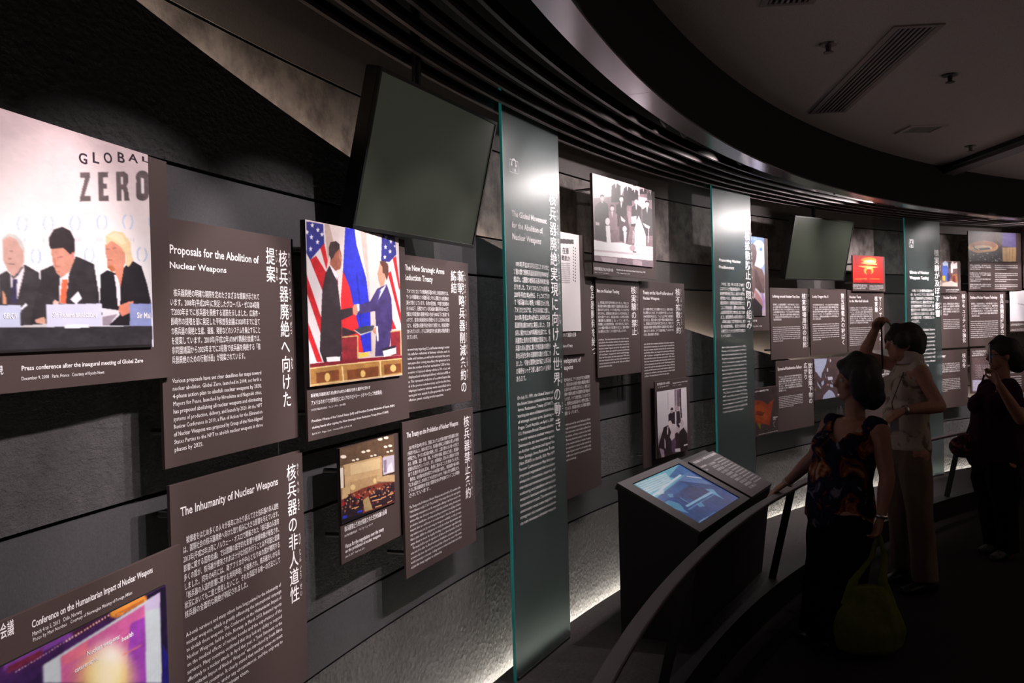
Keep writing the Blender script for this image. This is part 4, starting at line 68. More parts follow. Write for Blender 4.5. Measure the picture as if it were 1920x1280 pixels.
["unhall","large dark board with ring shaped council chamber photo","board",[1.0228,1.0974,.288,.9209,.106],.008,[["P",[0,0,.8401,.3271],[70,50,46],[["vg",[[0,[52,38,36]],[.4,[84,56,46]],[1,[40,30,34]]]],["p",[84,54,44],[[.026,.104],[.558,.028],[.626,.285],[.024,.305]]],["e",[206,150,96],[.307,.508,.31,-.017,-.003,.207]],["e",[178,106,60],[.308,.452,.275,-.016,-.002,.148]],["e",[216,190,150],[.283,.537,.21,-.011,-.001,.088]],["p",[40,26,24],[[.09,.465],[.122,.591],[.202,.633],[.191,.587],[.134,.554],[.113,.463]]],["p",[50,34,34],[[.203,.559],[.435,.519],[.446,.574],[.237,.613]]],["p",[38,30,34],[[.019,.669],[.201,.715],[.551,.625],[.684,.431],[.689,.974],[.015,.997]]],["e",[120,90,80],[.644,.802,.005,0,0,.02]],["e",[24,20,26],[.26,.728,.009,0,0,.01]],["e",[60,50,70],[.294,.775,.009,0,0,.01]],["e",[230,220,226],[.103,.779,.01,0,0,.021]],["e",[230,220,226],[.404,.719,.006,0,0,.016]],["e",[200,190,196],[.21,.753,.006,0,0,.013]],["e",[200,190,196],[.089,.872,.006,0,0,.01]],["e",[24,20,26],[.388,.873,.009,0,0,.016]],["e",[120,90,80],[.322,.957,.008,0,0,.012]],["e",[200,190,196],[.478,.768,.009,0,0,.016]],["e",[120,90,80],[.498,.779,.013,-.001,0,.011]],["e",[60,50,70],[.129,.809,.012,-.001,0,.015]],["e",[24,20,26],[.521,.855,.012,0,0,.013]],["e",[120,90,80],[.408,.862,.008,0,0,.02]],["e",[120,90,80],[.329,.887,.005,0,0,.018]],["e",[230,220,226],[.673,.917,.007,0,0,.014]],["e",[120,90,80],[.037,.845,.006,0,0,.011]],["e",[24,20,26],[.164,.793,.01,0,0,.014]],["e",[60,50,70],[.075,.84,.009,0,0,.02]],["e",[60,50,70],[.588,.773,.008,0,0,.014]],["e",[60,50,70],[.651,.736,.006,0,0,.012]],["e",[200,190,196],[.029,.943,.006,0,0,.013]],["e",[200,190,196],[.294,.81,.009,0,0,.022]],["e",[230,220,226],[.645,.873,.011,0,0,.015]],["e",[230,220,226],[.276,.818,.005,0,0,.017]],["e",[24,20,26],[.144,.98,.008,0,0,.011]],["e",[230,220,226],[.058,.722,.006,0,0,.01]],["e",[120,90,80],[.423,.724,.006,0,0,.014]],["e",[120,90,80],[.648,.858,.009,0,0,.011]],["e",[60,50,70],[.674,.82,.009,0,0,.01]],["e",[24,20,26],[.51,.901,.009,0,0,.018]],["e",[230,220,226],[.036,.974,.009,0,0,.011]],["e",[230,220,226],[.62,.901,.007,0,0,.018]],["e",[24,20,26],[.476,.773,.008,0,0,.011]],["e",[200,190,196],[.367,.917,.007,0,0,.012]],["e",[200,190,196],[.548,.92,.011,0,0,.012]],["e",[230,220,226],[.341,.905,.013,0,0,.019]],["e",[60,50,70],[.189,.9,.012,0,0,.015]],["e",[120,90,80],[.649,.794,.007,0,0,.012]],["e",[200,190,196],[.24,.842,.013,-.001,0,.017]],["e",[24,20,26],[.332,.884,.011,0,0,.01]],["e",[24,20,26],[.617,.908,.011,0,0,.016]],["e",[200,190,196],[.303,.881,.005,0,0,.021]],["e",[60,50,70],[.321,.909,.005,0,0,.011]],["e",[200,190,196],[.04,.879,.008,0,0,.017]],["e",[230,220,226],[.561,.964,.01,0,0,.014]],["e",[230,220,226],[.38,.713,.011,-.001,0,.019]],["e",[24,20,26],[.362,.958,.008,0,0,.021]],["e",[200,190,196],[.042,.779,.008,0,0,.019]],["e",[120,90,80],[.19,.827,.006,0,0,.021]],["e",[120,90,80],[.609,.876,.012,0,0,.016]],["e",[230,220,226],[.108,.76,.009,0,0,.02]],["e",[200,190,196],[.417,.914,.006,0,0,.011]],["e",[230,220,226],[.495,.852,.007,0,0,.016]],["e",[230,220,226],[.334,.917,.012,0,0,.01]],["e",[200,190,196],[.2,.921,.009,0,0,.016]],["e",[24,20,26],[.309,.874,.009,0,0,.016]],["e",[120,90,80],[.315,.853,.009,0,0,.021]],["e",[230,220,226],[.594,.952,.007,0,0,.017]],["e",[200,190,196],[.573,.735,.006,0,0,.015]],["e",[24,20,26],[.459,.819,.006,0,0,.013]],["e",[24,20,26],[.611,.738,.011,0,0,.018]],["e",[200,190,196],[.187,.753,.008,0,0,.019]],["e",[24,20,26],[.28,.842,.013,-.001,0,.02]],["e",[200,190,196],[.481,.97,.008,0,0,.015]],["e",[120,90,80],[.227,.907,.005,0,0,.016]],["e",[60,50,70],[.481,.806,.009,0,0,.013]],["e",[24,20,26],[.094,.964,.006,0,0,.02]],["e",[24,20,26],[.195,.726,.011,0,0,.013]],["e",[200,190,196],[.557,.928,.01,0,0,.022]],["p",[96,84,80],[[.558,.028],[.701,.018],[.701,.43],[.602,.305]]],["p",[98,86,138],[[.701,.018],[1.003,-.004],[.997,.489],[.695,.468]]],["p",[166,134,96],[[.701,.505],[.997,.48],[.991,.963],[.701,.973]]],["p",[66,56,72],[[1.003,-.014],[1.101,-.021],[1.086,.256],[1.018,.298]]],["p",[150,120,90],[[.754,.502],[.809,.499],[.821,.969],[.773,.971]]],["l",[120,92,70],[[.851,.497],[.845,.95]],.0074],["l",[120,92,70],[[.924,.493],[.918,.947]],.0074],["b",1]],[150,90],.003],["B",["核実験による放射性物質は、大気や海を通じて広がり、","人々の健康や環境に大きな影響を与えました。被害の実態は","長い間明らかにされず、多くの住民が今も苦しんでいます。"],[.0268,.3564,.388,.4114],.5,1,"w"],["B",["Since the first nuclear test was conducted in 1945, more","than two thousand nuclear tests have been carried out in","various locations around the world. Radioactive fallout"],[.4574,.3539,.8656,.4075],.5,0,"w"],["B",["長い間明らかにされず、多くの住民が今も苦しんでいます。","1954年(昭和29年)3月1日、アメリカは太平洋で水爆実験を","行いました。周辺の島々の住民や漁船の乗組員が被ばく"],[.0243,.4392,.3854,.4934],.5,1,"w"],["B",["spread through the atmosphere and the ocean, affecting","people and the environment. Local residents suffered from","exposure to radiation, and many continue to have health"],[.4547,.4386,.8629,.4912],.5,0,"w"],["B",["行いました。周辺の島々の住民や漁船の乗組員が被ばく","し、核兵器に反対する声が世界に広がりました。条約により"],[.0226,.5048,.3833,.5387],.5,1,"w"],["B",["problems. The treaty limits the number of nuclear states","and calls for the complete abolition of nuclear weapons."],[.453,.5057,.8608,.5375],.5,0,"w"],["B",["核兵器の保有や開発を制限する国際的な取り組みが","進められていますが、すべての国が参加しているわけでは","ありません。国際社会は核兵器のない世界を目指して"],[.0205,.5619,.3815,.6122],.5,1,"w"],["B",["become a matter of great concern for all countries today","and further efforts are required to prevent proliferation","of nuclear weapons and technology."],[.4509,.564,.8589,.6126],.5,0,"w"]]],
["outlines","brown text board headed Outlines of Nuclear Weapons Technology","board",[1.0245,1.0764,-.3053,.2807,.088],.008,[["H","Outlines of Nuclear Weapons Technology",[.0265,.0477,.5049,.0783],"w",1],["B",["核実験による放射性物質は、大気や海を通じて広がり、","人々の健康や環境に大きな影響を与えました。被害の実態は","長い間明らかにされず、多くの住民が今も苦しんでいます。","1954年(昭和29年)3月1日、アメリカは太平洋で水爆実験を","行いました。周辺の島々の住民や漁船の乗組員が被ばく","し、核兵器に反対する声が世界に広がりました。条約により"],[.041,.1234,.5132,.2721],.3,1,"w"],["B",["people and the environment. Local residents suffered from","exposure to radiation, and many continue to have health","problems. The treaty limits the number of nuclear states","and calls for the complete abolition of nuclear weapons.","International cooperation to control nuclear materials has","become a matter of great concern for all countries today","and further efforts are required to prevent proliferation","of nuclear weapons and technology.","Since the first nuclear test was conducted in 1945, more"],[.0253,.313,.5071,.4961],.8,0,"w"],["V","核兵器開発技術の概要",[.5833,.0296,.063,.5782],None,"w"]]],
["whitephoto","board with pale snowy white photo at the right edge of the view","board",[1.0818,1.1499,-.1694,.2875,.088],.008,[["P",[0,0,.8543,.3395],[230,228,232],[["vg",[[0,[240,238,242]],[.5,[220,216,222]],[1,[210,206,212]]]],["p",[110,100,110],[[.109,.416],[.324,.464],[.713,.539],[.713,.565],[.324,.489]]],["b",1]],[90,70],.004],["B",["し、核兵器に反対する声が世界に広がりました。条約により","核兵器の保有や開発を制限する国際的な取り組みが","進められていますが、すべての国が参加しているわけでは"],[.0149,.3632,.2858,.3898],.6,1,"w"],["B",["exposure to radiation, and many continue to have health","problems. The treaty limits the number of nuclear states"],[.0134,.4201,.6079,.4427],1,0,"w"]]],
["edgeboard","dark board cut by the right edge of the view above the snowy photo board","board",[1.1017,1.1547,.3146,1.0033,.088],.008,[]],
["winter","brown text board with vertical title of three characters in the lower row","board",[.9658,1.0209,-.93,-.3311,.088],.008,[["H","Nuclear Winter",[.0332,.0394,.296,.0712],"w",1],["B",["長い間明らかにされず、多くの住民が今も苦しんでいます。","1954年(昭和29年)3月1日、アメリカは太平洋で水爆実験を","行いました。周辺の島々の住民や漁船の乗組員が被ばく","し、核兵器に反対する声が世界に広がりました。条約により","核兵器の保有や開発を制限する国際的な取り組みが","進められていますが、すべての国が参加しているわけでは"],[.0802,.133,.5522,.2491],.3,1,"w"],["B",["become a matter of great concern for all countries today","and further efforts are required to prevent proliferation","of nuclear weapons and technology.","Since the first nuclear test was conducted in 1945, more","than two thousand nuclear tests have been carried out in","various locations around the world. Radioactive fallout","spread through the atmosphere and the ocean, affecting","people and the environment. Local residents suffered from"],[.0837,.2938,.5497,.4245],.5,0,"w"],["V","核の冬",[.63,.0416,.0643,.1998],None,"w"]]],
["chart","board with a pale chart table and a light grey caption block","board",[1.0254,1.0691,-.8095,-.3292,.088],.008,[["B",["行いました。周辺の島々の住民や漁船の乗組員が被ばく","し、核兵器に反対する声が世界に広がりました。条約により","核兵器の保有や開発を制限する国際的な取り組みが"],[.0243,.0247,.2869,.0827],.9,1,"w"],["P",[.0267,.0997,.5282,.4632],[92,72,74],[["vg",[[0,[92,72,74]],[1,[92,72,74]]]],["l",[200,190,200],[[.206,.206],[.197,.596]],.0081],["l",[200,190,200],[[.276,.21],[.267,.601]],.0082],["l",[200,190,200],[[.347,.214],[.338,.605]],.0082],["l",[200,190,200],[[.418,.218],[.409,.61]],.0082],["l",[200,190,200],[[.489,.222],[.48,.615]],.0082],["l",[200,190,200],[[.56,.227],[.551,.62]],.0083],["l",[200,190,200],[[.632,.231],[.623,.625]],.0083],["l",[170,160,172],[[.105,.22],[.765,.258]],.0046],["l",[170,160,172],[[.103,.293],[.764,.332]],.0046],["l",[170,160,172],[[.102,.366],[.762,.406]],.0046],["l",[170,160,172],[[.1,.439],[.76,.48]],.0046],["l",[170,160,172],[[.098,.511],[.758,.555]],.0046],["l",[170,160,172],[[.097,.584],[.757,.629]],.0046],["p",[170,164,188],[[-.004,.641],[1.015,.711],[1.007,1.049],[-.012,.97]]],["l",[226,222,232],[[.025,.682],[.754,.732]],.0061],["l",[226,222,232],[[.023,.74],[.753,.792]],.0061],["l",[226,222,232],[[.022,.798],[.751,.851]],.0061],["l",[226,222,232],[[.021,.856],[.75,.91]],.0061],["l",[226,222,232],[[.019,.914],[.749,.97]],.0061]],[110,110],0]]],
["lowerright","brown text board behind the shoulder at the right edge in the lower row","board",[1.0746,1.13,-.8592,-.361,.088],.008,[["B",["人々の健康や環境に大きな影響を与えました。被害の実態は","長い間明らかにされず、多くの住民が今も苦しんでいます。","1954年(昭和29年)3月1日、アメリカは太平洋で水爆実験を","行いました。周辺の島々の住民や漁船の乗組員が被ばく","し、核兵器に反対する声が世界に広がりました。条約により","核兵器の保有や開発を制限する国際的な取り組みが","進められていますが、すべての国が参加しているわけでは","ありません。国際社会は核兵器のない世界を目指して","協力を続けています。核兵器の材料となる物質の管理も"],[.0357,.0549,.2716,.2619],.8,1,"w"],["B",["spread through the atmosphere and the ocean, affecting","people and the environment. Local residents suffered from","exposure to radiation, and many continue to have health","problems. The treaty limits the number of nuclear states","and calls for the complete abolition of nuclear weapons.","International cooperation to control nuclear materials has"],[.0297,.2908,.2692,.4377],1,0,"w"]]],
["glass1","tallest frosted glass panel titled The Global Movement for the Abolition of Nuclear Weapons","glass",[.4207,.4735,-1.6,1.12,.145],.012,[["H","The Global Movement",[.0798,.5694,.4835,.5981],"w",1],["H","for the Abolition of",[.08,.6214,.4299,.6509],"w",1],["H","Nuclear Weapons",[.0791,.6748,.4075,.7047],"w",1],["B",["　1991年(平成3年)7月31日にアメリカと","ソ連の間で戦略兵器削減条約(START)が","結ばれ、2国間の戦略核兵器の削減が始","まりました。アメリカのオバマ大統領は","2009年(平成21年)4月5日、チェコのプラハ","で「核兵器のない世界」の構築を訴えた後、","アメリカとロシアは、さらなる削減に合意し、","2010年(平成22年)4月8日に新戦略兵器","削減条約(新START)に署名しました。同年","5月に開かれたNPT再検討会議では、核","兵器禁止条約の交渉開始が提案され、核","兵器の非人道性に基づき核兵器の廃絶や","非合法化を求める国際的な動きが起こり","ました。今後も国際社会が協力し核兵器","の廃絶をいっそう推し進めていく必要が","あります。"],[.083,.8044,.4925,1.361],.26,1,"w"],["B",["On July 31, 1991, the United States and","the Soviet Union concluded the Strategic","Arms Reduction Treaty (START),","marking the start of bilateral reductions","of strategic nuclear arms. Speaking in","Prague, Czech Republic, on April 5, 2009,","U.S. President Barack Obama called for","a world without nuclear weapons.","Subsequently, the two countries agreed","on further reductions and signed the","New Strategic Arms Reduction Treaty","(New START) on April 8, 2010. The NPT","Review Conference in May that year","proposed negotiations for a nuclear","weapons convention, inspiring an","international movement demanding the","outlawing and abolition of nuclear","weapons because of their adverse","humanitarian impact. The international","community must come together to","strengthen this movement and achieve","the total elimination of nuclear weapons."],[.0885,1.4272,.5101,2.0242],1,0,"w"],["V","核兵器廃絶実現に向けた世界の動き",[.5627,.428,.0863,1.6458],["かく","へい","き","はい","ぜつ","じつ","げん","","む","","","せ","かい","","うご",""],"w"],["I","18",[.0708,.3368,.1617,.3971]]]],
["glass2","middle frosted glass panel titled Preventing Nuclear Proliferation","glass",[.6545,.7066,-1.6,1.12,.145],.012,[["H","Preventing Nuclear",[.0889,.6363,.4563,.6594],"w",1],["H","Proliferation",[.0864,.6871,.3337,.7113],"w",1],["B",["　アメリカ、ソ連、イギリスに続いて1960年代","にはフランスと中国が核実験を行い、核兵","器を持つ国が増えました。原子力の平和利","用が進む一方で、核物質の軍事転用への","懸念が高まり、核兵器の拡散が問題となり","こうした状況を受け、国際社会は核兵器に","よる脅威を取り除くための話し合いを始め","ました。核不拡散条約への署名が進みました。","　1970年に発効した核不拡散条約は、核兵","器の保有国を制限し、原子力の平和利用","を推進するとともに核不拡散の体制をつ","くっています。"],[.0946,.813,.511,1.2187],.4,1,"w"],["B",["After nuclear weapons tests in the 1960s,","France and China joined the United","States, the Soviet Union and the United","Kingdom as nuclear-armed states. With","civilian use of atomic energy increasing,","the diversion of nuclear materials and","fuels for military purpose became a","matter of concern. Fearing that a growing","number of nuclear-armed states would","increase the risk of nuclear war, the","international community launched an","effort to prevent proliferation.","  The Nuclear Non-Proliferation Treaty","(NPT) entered into force in 1970. Along","with nuclear-weapon-free zones and","nuclear test ban treaties, the NPT","non-proliferation regime has helped to","limit the spread of nuclear weapons."],[.0966,1.2808,.5147,1.7721],.85,0,"w"],["V","核拡散防止の取り組み",[.5819,.4088,.0961,1.168],["かく","かく","さん","ぼう","し","","と","","く",""],"w"],["I","17",[.0968,.3392,.1516,.3984]]]],
["glass3","farthest frosted glass panel titled Effects of Nuclear Weapons Testing","glass",[.9267,.9775,-1.6,1.12,.145],.012,[["H","Effects of Nuclear",[.075,.6382,.4239,.6681],"w",1],["H","Weapons Testing",[.0731,.6892,.412,.7233],"w",1],["B",["　1945年にアメリカが世界初の核実験を行って","以来、ソ連、イギリス、フランス、中国などが核実験","を重ね、大気圏内や地下などで2000回を超える","核実験が行われました。実験場の周辺では多くの","住民が放射性物質を含む降下物にさらされ、健康","被害を受けています。核実験に参加した兵士たちや","風下の地域に住む人々も被ばくしました。各国では","人々が補償を求め続け、今も健康影響に苦しむ人","がいます。"],[.0853,.8242,.5036,1.1572],.35,1,"w"],["B",["In 1945, the United States","carried out the world's first nuclear","test, and since then, the United","States, Russia and China repeatedly","tested nuclear arms back in the","past. Residents living near the test","sites have endured exposure, 50","years and more, and soldiers with","people downwind were affected","around the world."],[.0952,1.2142,.5069,1.5933],.7,0,"w"],["V","核実験が及ぼす影響",[.5693,.4159,.0895,1.1083],["かく","じっ","けん","","およ","","","えい","きょう"],"w"],["I","16",[.0779,.3314,.1549,.4079]]]]]
SCREEN_OPS=[["p",[120,190,215],[[0.009,-0.004],[1.013,-0.001],[0.961,0.195],[-0.011,0.359]]],["p",[100,130,185],[[0.961,0.195],[0.956,0.592],[0.623,0.274],[-0.011,0.359]]],["p",[60,110,175],[[1.013,-0.001],[0.987,0.201],[0.633,0.221],[0.578,0.131]]],["p",[30,70,135],[[0.623,0.274],[0.956,0.592],[0.986,1.0],[-0.03,0.997],[-0.01,0.37]]],["p",[28,56,112],[[0.637,0.415],[0.818,0.623],[0.714,0.71],[0.406,0.677],[0.303,0.519],[0.396,0.435]]],["p",[36,92,160],[[0.01,0.364],[0.6,0.28],[0.637,0.415],[0.295,0.443],[-0.009,0.44]]],["p",[86,150,190],[[0.022,0.477],[0.102,0.477],[0.149,0.578],[0.147,0.629],[0.096,0.716],[0.081,0.8],[0.036,0.727],[-0.002,0.615],[-0.024,0.53]]],["p",[86,150,190],[[0.196,0.378],[0.27,0.409],[0.219,0.466],[0.162,0.446]]],["p",[110,165,205],[[0.766,0.589],[0.862,0.66],[0.808,0.769],[0.773,0.907],[0.762,0.797],[0.752,0.696]]],["l",[150,195,225],[[0.18,0.688],[0.776,0.693]],0.021],["l",[90,140,190],[[0.139,0.744],[0.764,0.741]],0.012],["l",[90,150,200],[[0.275,0.527],[0.278,0.682]],0.013],["p",[95,155,200],[[0.339,0.722],[0.429,0.747],[0.393,0.831],[0.311,0.8]]],["p",[140,170,205],[[-0.018,0.989],[0.439,0.986],[0.46,0.983],[0.051,0.972]]],["l",[215,228,235],[[0.032,0.018],[0.618,0.058]],0.015],["l",[215,228,235],[[0.03,0.06],[0.598,0.091]],0.014],["l",[215,228,235],[[0.027,0.1],[0.577,0.128]],0.014],["l",[215,228,235],[[0.024,0.142],[0.557,0.162]],0.015],["l",[215,228,235],[[0.023,0.181],[0.537,0.195]],0.014],["l",[215,228,235],[[0.02,0.224],[0.517,0.229]],0.015],["l",[215,228,235],[[0.055,0.288],[0.236,0.297]],0.014],["l",[215,228,235],[[0.073,0.3],[0.211,0.316]],0.015],["l",[215,228,235],[[0.092,0.314],[0.184,0.336]],0.014],["l",[225,232,245],[[-0.023,0.308],[0.509,0.224],[0.776,0.187]],0.018],["l",[230,225,240],[[0.814,0.252],[0.972,0.401]],0.015],["b",1]]
PEOPLE={"w1":{"hipL":[1.784,4.92,0.71],"hipR":[1.735,5.08,0.679],"kneeL":[1.758,4.9,0.372],"kneeR":[1.689,5.06,0.345],"ankL":[1.746,4.95,0.069],"ankR":[1.672,5.1,0.06],"pelvis":[1.764,5.0,0.724],"belly":[1.762,5.0,0.884],"chest":[1.815,5.0,1.087],"neck":[1.857,5.0,1.254],"head":[1.857,5.0,1.429],"shR":[1.763,5.13,1.161],"elR":[1.719,5.27,0.979],"wrR":[1.604,5.4,0.813],"haR":[1.543,5.41,0.772],"shL":[1.933,4.87,1.162],"elL":[1.953,4.82,0.923],"wrL":[1.907,4.8,0.723],"haL":[1.889,4.8,0.62]},"w2":{"hipL":[2.517,5.78,0.905],"hipR":[2.487,5.95,0.883],"kneeL":[2.542,5.78,0.517],"kneeR":[2.497,5.95,0.501],"ankL":[2.599,5.85,0.102],"ankR":[2.563,6.1,0.121],"pelvis":[2.506,5.87,0.934],"belly":[2.503,5.87,1.115],"chest":[2.531,5.87,1.319],"neck":[2.549,5.88,1.499],"head":[2.489,5.88,1.6],"shR":[2.557,6.03,1.438],"elR":[2.326,6.1,1.512],"wrR":[2.391,6.05,1.688],"haR":[2.405,6.02,1.729],"shL":[2.531,5.72,1.422],"elL":[2.62,5.65,1.209],"wrL":[2.385,5.6,1.197],"haL":[2.299,5.62,1.177]},"w3":{"hipL":[3.501,6.8,0.662],"hipR":[3.505,6.6,0.692],"kneeL":[3.511,6.8,0.365],"kneeR":[3.522,6.6,0.383],"ankL":[3.571,6.85,0.062],"ankR":[3.558,6.65,0.062],"pelvis":[3.504,6.7,0.716],"belly":[3.508,6.7,0.911],"chest":[3.528,6.7,1.125],"neck":[3.571,6.7,1.318],"head":[3.551,6.68,1.475],"shR":[3.53,6.52,1.241],"elR":[3.498,6.34,1.04],"wrR":[3.355,6.34,1.28],"haR":[3.334,6.38,1.382],"shL":[3.529,6.85,1.212],"elL":[3.469,6.85,0.975],"wrL":[3.436,6.7,0.815],"haL":[3.425,6.62,0.776]}}
# ---------------- helpers ----------------
def lin(c):
    if isinstance(c,(int,float)): c=(c,c,c)
    return tuple((x/255/12.92 if x/255<=.04045 else ((x/255+.055)/1.055)**2.4) for x in c)
def mat(name,base,rough=.6,metal=0,spec=.5,bump=None,noise=None,emit=None,trans=0,ior=1.45):
    m=bpy.data.materials.new(name); m.use_nodes=True; N=m.node_tree.nodes; L=m.node_tree.links; b=N['Principled BSDF']
    b.inputs['Base Color'].default_value=(*base,1); b.inputs['Roughness'].default_value=rough; b.inputs['Metallic'].default_value=metal
    b.inputs['Specular IOR Level'].default_value=spec; b.inputs['Transmission Weight'].default_value=trans; b.inputs['IOR'].default_value=ior
    tc=N.new('ShaderNodeTexCoord')
    if noise: # (scale, col2, lo, hi, detail)
        n=N.new('ShaderNodeTexNoise'); n.inputs['Scale'].default_value=noise[0]; n.inputs['Detail'].default_value=noise[4]; n.inputs['Roughness'].default_value=.65; L.new(tc.outputs['Object'],n.inputs['Vector'])
        r=N.new('ShaderNodeValToRGB'); r.color_ramp.elements[0].position=noise[2]; r.color_ramp.elements[1].position=noise[3]
        r.color_ramp.elements[0].color=(*noise[1],1); r.color_ramp.elements[1].color=(*base,1); L.new(n.outputs['Fac'],r.inputs['Fac']); L.new(r.outputs['Color'],b.inputs['Base Color'])
    if bump: # list of (kind, scale, distance)
        prev=None
        for k,sc,dist in bump:
            if k=='v': t=N.new('ShaderNodeTexVoronoi'); out=t.outputs['Distance']
            else: t=N.new('ShaderNodeTexNoise'); t.inputs['Detail'].default_value=6; t.inputs['Roughness'].default_value=.7; out=t.outputs['Fac']
            t.inputs['Scale'].default_value=sc; mp=N.new('ShaderNodeMapping'); mp.inputs['Scale'].default_value=(1,1,1.8 if 'rough_stone' in name else 1); L.new(tc.outputs['Object'],mp.inputs['Vector']); L.new(mp.outputs['Vector'],t.inputs['Vector'])
            bp=N.new('ShaderNodeBump'); bp.inputs['Distance'].default_value=dist; bp.inputs['Strength'].default_value=1; L.new(out,bp.inputs['Height'])
            if prev: L.new(prev.outputs['Normal'],bp.inputs['Normal'])
            prev=bp
        L.new(prev.outputs['Normal'],b.inputs['Normal'])
    if emit: b.inputs['Emission Color'].default_value=(*emit[0],1); b.inputs['Emission Strength'].default_value=emit[1]
    return m
def vcmat(name,rough,emit=0):
    m=bpy.data.materials.new(name); m.use_nodes=True; N=m.node_tree.nodes; L=m.node_tree.links; b=N['Principled BSDF']
    a=N.new('ShaderNodeVertexColor'); a.layer_name='print'; b.inputs['Roughness'].default_value=rough
    if emit: b.inputs['Base Color'].default_value=(.01,.01,.012,1); L.new(a.outputs['Color'],b.inputs['Emission Color']); b.inputs['Emission Strength'].default_value=emit
    else: L.new(a.outputs['Color'],b.inputs['Base Color'])
    return m
M={}
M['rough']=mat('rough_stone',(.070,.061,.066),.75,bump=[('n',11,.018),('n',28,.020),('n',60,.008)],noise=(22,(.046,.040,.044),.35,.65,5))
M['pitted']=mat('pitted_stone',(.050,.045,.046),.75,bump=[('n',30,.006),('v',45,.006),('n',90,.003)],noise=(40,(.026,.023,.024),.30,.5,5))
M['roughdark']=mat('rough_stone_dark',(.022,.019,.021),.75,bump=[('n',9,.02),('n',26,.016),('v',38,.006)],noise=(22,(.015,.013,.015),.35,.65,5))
M['smooth']=mat('smooth_stone',(.036,.033,.037),.7,bump=[('n',160,.0012)],noise=(120,(.027,.025,.029),.35,.65,3))
M['concrete']=mat('mottled_concrete',(.20,.165,.155),.8,bump=[('n',60,.0015)],noise=(9,(.075,.06,.058),.36,.6,9))
M['backsmooth']=mat('back_wall_smooth',(.105,.088,.084),.75,bump=[('n',140,.0008)],noise=(90,(.085,.07,.068),.35,.65,3))
M['backdark']=mat('back_wall_dark',(.062,.053,.053),.75,bump=[('n',140,.001)],noise=(90,(.05,.043,.043),.35,.65,3))
M['void']=mat('black_paint',(.004,.0035,.004),.9,spec=.1,noise=(30,(.003,.003,.003),.3,.7,2))
M['board']=mat('dark_brown_board',(.058,.038,.036),.62,spec=.3,bump=[('n',500,.0002)],noise=(260,(.050,.033,.031),.3,.7,2))
M['white']=mat('white_print',(.80,.76,.77),.6,spec=.2,noise=(300,(.76,.72,.73),.3,.7,2))
M['inkblack']=mat('black_print',(.035,.022,.032),.6,spec=.2,noise=(300,(.03,.02,.028),.3,.7,2))
M['steel']=mat('standoff_steel',(.12,.11,.11),.4,metal=1,noise=(90,(.10,.09,.09),.3,.7,2))
M['slat']=mat('louvre_slat',(.060,.046,.046),.38,metal=.5,noise=(60,(.05,.038,.038),.3,.7,2))
M['soffit']=mat('polished_soffit_strip',(.42,.38,.44),.2,metal=1,noise=(3,(.36,.33,.38),.3,.7,3))
M['fascia']=mat('black_fascia',(.008,.0065,.007),.7,spec=.2,noise=(40,(.007,.006,.006),.3,.7,2))
M['tile']=mat('acoustic_ceiling',(.50,.43,.41),.9,bump=[('n',300,.0006)],noise=(240,(.36,.31,.29),.42,.52,3))
M['tile2']=mat('acoustic_ceiling_far',(.24,.24,.20),.9,noise=(240,(.12,.11,.10),.42,.52,3))
M['vent']=mat('vent_metal',(.20,.17,.165),.5,noise=(60,(.18,.15,.145),.3,.7,2))
M['carpet']=mat('dark_carpet',(.030,.024,.024),.95,spec=.1,bump=[('n',300,.003)],noise=(420,(.012,.010,.010),.4,.6,4))
M['platform']=mat('speckled_platform',(.050,.039,.038),.7,bump=[('n',160,.004),('n',400,.002)],noise=(90,(.016,.012,.012),.36,.66,8))
M['curb']=mat('black_curb',(.010,.009,.009),.5,noise=(60,(.008,.007,.007),.3,.7,2))
M['rail']=mat('grey_handrail',(.13,.105,.11),.45,spec=.4,noise=(80,(.115,.095,.10),.3,.7,2))
M['post']=mat('black_post',(.010,.009,.010),.5,noise=(60,(.008,.007,.008),.3,.7,2))
M['kiosk']=mat('charcoal_kiosk',(.032,.027,.028),.55,spec=.3,noise=(80,(.029,.025,.026),.3,.7,2))
M['kiosktop']=mat('kiosk_top_plate',(.060,.046,.050),.5,noise=(90,(.054,.042,.045),.3,.7,2))
M['tvcase']=mat('tv_casing',(.006,.006,.006),.45,noise=(60,(.005,.005,.005),.3,.7,2))
M['tvscreen']=mat('tv_screen',(.016,.018,.013),.32,spec=.5,emit=((.018,.0205,.0145),1),noise=(3,(.011,.013,.009),.3,.7,5))  # faint grey-green emission paints in the reflection of the hall
M['led']=mat('led_strip',(.8,.8,.8),.5,emit=((1,.95,.82),85))
M['ledside']=mat('led_strip_warm',(.8,.8,.8),.5,emit=((1,.84,.68),34))
M['glass']=mat('frosted_glass',(.30,.38,.375),.32,spec=.35,trans=.94,ior=1.3,noise=(30,(.285,.36,.355),.3,.7,2))
M['glassedge']=mat('teal_glass_edge',(.03,.30,.28),.3,emit=((.02,.30,.27),.12),noise=(60,(.025,.26,.25),.3,.7,2))  # weak emission paints in the light carried inside the glass to its edge
M['lampcase']=mat('lamp_housing',(.01,.01,.01),.5,noise=(60,(.008,.008,.008),.3,.7,2))
M['photo']=vcmat('photo_print',.5)
M['screen']=vcmat('kiosk_display',.12,.62)
def put(name,me,material=None,parent=None,label=None,cat=None,group=None,kind=None):
    o=bpy.data.objects.new(name,me); COL.objects.link(o)
    if material is not None and me is not None: me.materials.append(material)
    if parent is not None: o.parent=parent
    tag(o,label,cat,group,kind); return o
def tag(o,label=None,cat=None,group=None,kind=None):
    if label: o['label']=label
    if cat: o['category']=cat
    if group: o['group']=group
    if kind: o['kind']=kind
    return o
